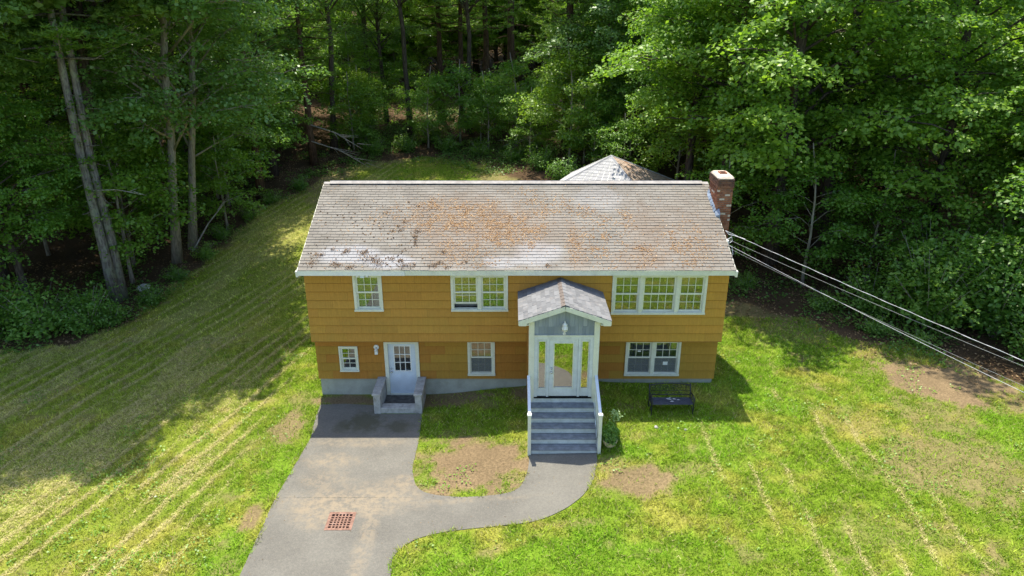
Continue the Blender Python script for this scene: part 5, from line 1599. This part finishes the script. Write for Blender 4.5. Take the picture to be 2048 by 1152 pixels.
near('oak0', 3.2, 40.6, .95, -1.3, 'tall oak right of the leaning oak at the far end of the back lawn', meshes=EO)
near('oak0', -7.4, 35.5, 1., -.7, 'tall oak at the far left corner of the back lawn', meshes=EO)
near('oak0', -4.6, 44.5, .9, 2.1, 'oak with shining leaves behind the back lawn')

# --- the rest of the wood
rf = random.Random(42)
KB = [('oak0', 2), ('oak1', 2), ('maple1', 2), ('maple2', 1), ('pine0', 2), ('pine1', 1.5), ('young0', 1.6), ('maple0', 1)]
def pick(l):
    t_ = rf.random() * sum(w_ for _, w_ in l)
    for k, w_ in l:
        t_ -= w_
        if t_ <= 0: return k
    return l[-1][0]
def in_view(x, y, pad):
    f = y + 22.05
    return abs(x - 6.85) < f * .74 + pad
def zone(x, y):
    s = (x - 6.85) / (y + 22.05)
    if y > 58: return 'in the far woods ' + ('beyond the back lawn' if abs(s + .08) < .16 else 'behind the left lawn' if s < 0 else 'behind the chimney')
    if s < -.45: return 'in the shaded far left woods'
    if s < -.22: return 'in the woods behind the left lawn'
    if s < .06: return 'in the woods behind the back lawn'
    if s < .3: return 'in the woods behind the pavilion'
    return 'in the woods behind the big shrubs'
FW = {'maple': 'leafy maple ', 'oak': 'tall oak ', 'pine': 'tall pine ', 'young': 'thin sapling '}
PL_ = {'maple': 'maples ', 'oak': 'oaks ', 'pine': 'pines ', 'young': 'saplings '}
cnt = 0; tries = 0
while cnt < 215 and tries < 9000:
    tries += 1
    y = 3 + 92 * rf.random() ** 1.25; x = 6.85 + rf.uniform(-1, 1) * ((y + 22) * .74 + 6)
    if any((x - a) ** 2 + (y - b_) ** 2 < 6 for a, b_ in TAKEN): continue
    s = float(sdf_poly(np.array([x]), np.array([y]), YARD)[0])
    if s < (1.8 if x < 0 or y > 20 else 4.0): continue
    if 8 < x < 17 and y < 27: continue
    if 45 < y < 57 and -16 < x < 15: continue
    gap = 2.6 if y < 40 else 3.4
    if y > 18 and y < 56 and -6 < x < 9 and rf.random() < .75: continue      # the open, see-through middle
    if any((x - a) ** 2 + (y - b_) ** 2 < gap * gap for a, b_ in TAKEN): continue
    right = x > 12
    l = [('maple0', 1.5), ('maple1', 2), ('maple2', 2), ('oak0', 1), ('young0', 1.2), ('pine1', .5)] if right else KB
    if y > 58: l = [('maple0', 2), ('maple1', 2), ('maple2', 2), ('oak0', 1), ('pine1', 1)]
    k = pick(l)
    b_ = k.rstrip('0123456789')
    TAKEN.append((x, y)); cnt += 1
    plant(k, x, y, rf.uniform(.85, 1.2), rf.uniform(0, 6.28), FW[b_] + zone(x, y), PL_[b_] + zone(x, y),
          leafm=(M['maple2'] if (b_ in ('maple',) and (y > 50 or rf.random() < .12)) else None))  # distant maples take the leaf colour brightened for sun
for i_ in range(11):
    x = -17 + i_ * 3.1 + rf.uniform(-.7, .7); y = 58.5 + rf.uniform(-1.2, 2.2)
    plant(rf.choice(('maple0', 'maple2')), x, y, rf.uniform(.75, 1.0), None, 'sunlit maple ' + zone(x, 60), 'sunlit maples in the distance', leafm=M['maple2'])  # sunlit look of these crowns comes partly from the brightened leaf colour
# off to the left, outside the picture: the tall pines whose shade falls over the lawn
PROTO['pine3'] = pine('broad_pine', 22, 32, 12.0, 5.4, .36, M['bark_red'], M['pine'], 4.0, 10, False, True)
for (x, y, s) in ((-16.6, 5.0, .72),):
    plant('pine3', x, y, s, rf.uniform(0, 6), FW['pine'] + zone(x, y), PL_['pine'] + zone(x, y))
# the wood goes on past both edges of the picture
for i_, (x, y) in enumerate(((-23, 7), (-27, 5), (-31, 6), (-25, 12), (-30, 13), (-36, 8), (-36, 15), (-42, 6), (-24, 17), (36, 3), (35, 9), (40, 1), (41, 7), (45, 2), (39, 13), (46, 9), (51, 3))):
    k_ = ('maple1', 'oak0', 'maple2', 'maple0')[i_ % 4]; b_ = k_.rstrip('0123456789')
    plant(k_, x, y, rf.uniform(.85, 1.1), None, FW[b_] + zone(x, y), PL_[b_] + zone(x, y))
# understorey saplings that fill the gaps between the trunks
k_ = 0
while k_ < 70:
    y = rf.uniform(17, 62); x = 6.85 + rf.uniform(-.62, .42) * (y + 22)
    if float(sdf_poly(np.array([x]), np.array([y]), YARD)[0]) < 2.2 or (9 < x < 16 and y < 21): continue
    if 47 < y < 57 and -16 < x < 15: continue
    if any((x - a) ** 2 + (y - b_) ** 2 < 2.2 for a, b_ in TAKEN): continue
    TAKEN.append((x, y)); k_ += 1
    plant(rf.choice(('young0', 'young1')), x, y, rf.uniform(.6, 1.15), None, FW['young'] + zone(x, y), PL_['young'] + zone(x, y), leafm=M['maple2'] if rf.random() < .35 else None)


# --- shrubs along the woodland edge
shr = [('bush2', 24.0, 5.0, 1.0), ('bush2', 26.3, 4.2, 1.05), ('bush2', 28.6, 3.2, 1.1), ('bush2', 25.2, 7.0, 1.1), ('bush2', 28.0, 6.4, 1.15), ('bush2', 30.8, 4.8, 1.2), ('bush2', 31.0, 2.0, 1.0), ('bush1', 22.4, 6.6, 1.), ('bush1', 26.6, 2.0, .9), ('bush1', 29.2, .9, .9),
       ('bush1', -11.2, 5.8, .9), ('bush1', -13.0, 5.4, 1.1), ('bush1', -14.8, 5.2, 1.15), ('bush1', -16.8, 5.0, 1.1), ('bush0', -10.6, 6.6, .8), ('bush0', -9.9, 8.6, .7), ('bush0', -12.2, 7.2, .9), ('bush0', -9.8, 11.5, .6), ('bush0', -9.6, 14.2, .7), ('bush0', -9.6, 17.0, .7), ('bush0', -9.0, 20.0, .7), ('bush0', -8.6, 22.8, .7), ('bush0', -7.6, 25.8, .75),
       ('bush0', -4.0, 34.4, 1.0), ('bush0', -1.4, 35.2, 1.0), ('bush0', 1.6, 35.0, 1.1), ('bush0', 4.4, 33.6, 1.0), ('bush0', 6.8, 31.2, 1.0), ('bush1', 9.0, 28.6, .8), ('bush1', .2, 37.6, .9), ('bush1', -5.4, 36.8, .9), ('bush1', 10.2, 25.0, .9), ('bush0', 8.4, 33.6, .9), ('bush1', 16.2, 14.6, .9), ('bush0', 18.0, 9.6, .6), ('bush0', 20.6, 7.0, .7), ('bush0', 21.6, 4.6, .6), ('bush0', 22.9, 3.4, .5)]
ORD = 'first second third fourth fifth sixth seventh eighth ninth tenth eleventh twelfth thirteenth fourteenth'.split()
seen_ = {}
shr.sort(key=lambda q: q[2] if q[1] < 0 else q[1])
for i, (k, x, y, s) in enumerate(shr):
    if k == 'bush2': lb, gp = ' tall shrub from the house in the bank of big shrubs', 'bank of big shrubs'
    elif x > 15: lb, gp = ' low shrub from the chimney along the right woodland edge', 'low shrubs right of the house'
    elif y > 20 or x > 0: lb, gp = ' low shrub from the left along the woods behind the house', 'shrubs behind the house'
    else: lb, gp = ' low shrub from the front along the left woodland edge', 'shrubs along the left edge'
    seen_[gp] = seen_.get(gp, -1) + 1
    plant(k, x, y, s, None, ORD[seen_[gp]] + lb, gp)

# --- ground cover and fallen leaves on the woodland floor
def scatter(n, xr, yr, dlo, dhi, fac):
    x = RNG.uniform(*xr, n); y = RNG.uniform(*yr, n)
    s = sdf_poly(x, y, YARD); c = fbm(x * .45, y * .45, 131) + .35 * fbm(x * 1.7, y * 1.7, 133)
    ok = (s > dlo) & (s < dhi) & (RNG.random(n) < sst(fac, fac + .25, c))
    return x[ok], y[ok], c[ok]
Cs = []
for n, xr, yr, dlo, dhi, fac in ((60000, (-22, -5), (3, 40), -.5, 5, .62), (60000, (-8, 14), (28, 55), -1.2, 14, .52), (40000, (13, 33), (-3, 16), -.8, 8, .66)):
    x, y, c = scatter(n, xr, yr, dlo, dhi, fac)
    Cs.append(np.stack([x, y, hgt(x, y) + RNG.random(len(x)) ** 1.5 * .45 * np.clip(c, .3, 1)], -1))
C = np.concatenate(Cs); n = len(C)
me = leaf_mesh('undergrowth', C, np.array([0, 0, 1.]) + RNG.normal(0, .4, (n, 3)), RNG.uniform(.09, .2, n), M['cover'], .6)
tag(link_obj('undergrowth', me), 'low ferny undergrowth along the floor of the woods', 'undergrowth', kind='stuff')
Cs = []
for n, xr, yr, dlo, dhi in ((26000, (-24, -5), (3, 40), -.5, 9), (16000, (-10, 16), (28, 55), -2.5, 14), (22000, (12, 33), (-3, 18), -1.5, 10)):
    x = RNG.uniform(*xr, n); y = RNG.uniform(*yr, n); s = sdf_poly(x, y, YARD); ok = (s > dlo) & (s < dhi) & (fbm(x, y, 141) > .42)
    Cs.append(np.stack([x[ok], y[ok], hgt(x[ok], y[ok]) + .05], -1))
C = np.concatenate(Cs); n = len(C)
me = leaf_mesh('leaf_litter', C, np.array([0, 0, 1.]) + RNG.normal(0, .35, (n, 3)), RNG.uniform(.06, .14, n), M['litter'], .6)
tag(link_obj('leaf_litter', me), 'brown fallen leaves and needles on the floor of the woods', 'leaf litter', kind='stuff')

# --- dead branches
def branch(a, b_, r0_, seed, label, fork=4):
    r = random.Random(seed); a = Vector(a); b_ = Vector(b_); m = MB()
    L = (b_ - a).length
    mid = a.lerp(b_, .5) + Vector((0, 0, .06 * L))
    m.tube([a, mid, b_], [r0_, r0_ * .7, r0_ * .25], 6)
    for k in range(fork):
        f = r.uniform(.35, .95); c = a.lerp(b_, f) + Vector((0, 0, .05 * L)); d = (b_ - a).normalized() + Vector((r.uniform(-.6, .6), r.uniform(-.6, .6), r.uniform(-.35, .35)))
        m.tube([c, c + d * L * r.uniform(.15, .35)], [r0_ * .5, .006], 5)
    return m.alone('dead_branch', M['deadwood'], label, 'branch')
branch((-11.4, 8.6, 5.4), (-9.2, 8.3, 5.3), .03, 1, 'bleached broken branch sticking out of the twin-stemmed pine')
branch((-10.6, 15.0, .3), (-9.2, 17.0, 2.6), .05, 2, 'grey dead pole leaning between the pale pair of trees', 2)
branch((-7.9, 31.0, 3.4), (-3.6, 30.0, 1.7), .05, 3, 'bare drooping dead branch reaching over the back lawn corner', 7)
branch((-8.0, 31.2, 4.6), (-3.9, 29.6, 3.1), .05, 4, 'bare upper dead branch above the back lawn corner', 7)
branch((10.6, 36.6, 3.2), (7.0, 35.0, 2.4), .06, 5, 'bare dead bough below the bright drooping pine', 6)

# --- small stones and scraps on the lawn
for i, (x, y, s, lb) in enumerate(((11.45, -2.45, .07, 'small pale stone on the lawn in front of the bench'), (12.35, -2.6, .05, 'smaller pale stone right of the stone in front of the bench'), (-3.3, -5.3, .05, 'whitish scrap lying on the straw-streaked left lawn'), (-11.0, 10.2, .35, 'pale grey boulder among the undergrowth beside the twin-stemmed pine'))):
    r = random.Random(i); m = MB(); z = hz(x, y)
    prof = [(s * .6, -.02), (s, s * .25), (s * .8, s * .6), (s * .25, s * .8)]
    m.lathe(prof, (x, y, z), 8)
    m.v = [(a + r.uniform(-.2, .2) * s, b_ + r.uniform(-.2, .2) * s, c + r.uniform(-.1, .1) * s) for a, b_, c in m.v]
    m.alone('stone', M['rock'] if i != 2 else M['trim_clean'], lb, 'stone')

# --- grit, twigs and blown leaves on the asphalt and bare soil
n = 2600
x = RNG.uniform(0, 10.5, n); y = RNG.uniform(-9, -.3, n); p = sdf_poly(x, y, PAVE); so2 = soil_mask(x, y)
hs = ((x > 7.3) & (x < 9.6) & (y > -3.6)) | ((x > 2.05) & (x < 3.85) & (y > -.95))
ok = (((p < 0) & (RNG.random(n) < .10 + .75 * sst(-.5, 0, p))) | (so2 > .4)) & ~hs
ok &= ~((x > GR[0]) & (x < GR[1]) & (y > GR[2]) & (y < GR[3]))
x, y, p = x[ok], y[ok], p[ok]; n = len(x)
C = np.stack([x, y, hgt(x, y) + np.where(p < 0, .024, .02)], -1)
me = leaf_mesh('grit', C, np.array([0, 0, 1.]) + RNG.normal(0, .3, (n, 3)), RNG.uniform(.018, .05, n), M['litter'], .5)
tag(link_obj('grit', me), 'dry leaf bits and grit scattered on the driveway and bare soil', 'grit', kind='stuff')
# --- broad-leaved weeds among the grass
n = 60000
x = np.concatenate([RNG.uniform(-14, 0, n // 2), RNG.uniform(3.8, 26, n // 2)]); y = RNG.uniform(-9.2, 5, n)
ok = (fbm(x * .9, y * .9, 151) + .5 * fbm(x * 3.4, y * 3.4, 153) > .93) & (sdf_poly(x, y, PAVE) > .04) & (sdf_poly(x, y, YARD) < .3) & (sdf_poly(x, y, HOUSE) > .05)
ok &= ~((x > 7.3) & (x < 9.6) & (y > -3.6) & (y < .4))
x, y = x[ok], y[ok]; n = len(x)
C = np.stack([x, y, hgt(x, y) + RNG.uniform(.03, .10, n)], -1)
me = leaf_mesh('weeds', C, np.array([0, 0, 1.]) + RNG.normal(0, .35, (n, 3)), RNG.uniform(.04, .085, n), M['weed'], .8)
tag(link_obj('weeds', me), 'clover and broad-leaved weeds growing among the lawn grass', 'weeds', kind='stuff')

# ------------------------------------------------------------------ labels: number the look-alikes of one stretch of wood from left to right
ONES = 'first second third fourth fifth sixth seventh eighth ninth tenth eleventh twelfth thirteenth fourteenth fifteenth sixteenth seventeenth eighteenth nineteenth'.split()
TENS = ['', '', 'twenty', 'thirty', 'forty']
def ordinal(k):
    if k < 20: return ONES[k - 1]
    if k % 10 == 0: return {20: 'twentieth', 30: 'thirtieth', 40: 'fortieth'}[k]
    return TENS[k // 10] + '-' + ONES[k % 10 - 1]
byl = {}
for o in list(SC.objects):
    if o.parent is None and o.get('category') in ('tree', 'sapling') and o.get('group'): byl.setdefault(o['label'], []).append(o)
for lb, l in byl.items():
    if len(l) < 2: continue
    l.sort(key=lambda o: (o.location.x - 6.85) / (o.location.y + 22.05))
    for k, o in enumerate(l):
        for kind_ in ('leafy maple ', 'sunlit maple ', 'tall oak ', 'tall pine ', 'thin sapling '):
            if lb.startswith(kind_): o['label'] = ordinal(k + 1) + ' ' + kind_ + 'from the left ' + lb[len(kind_):]
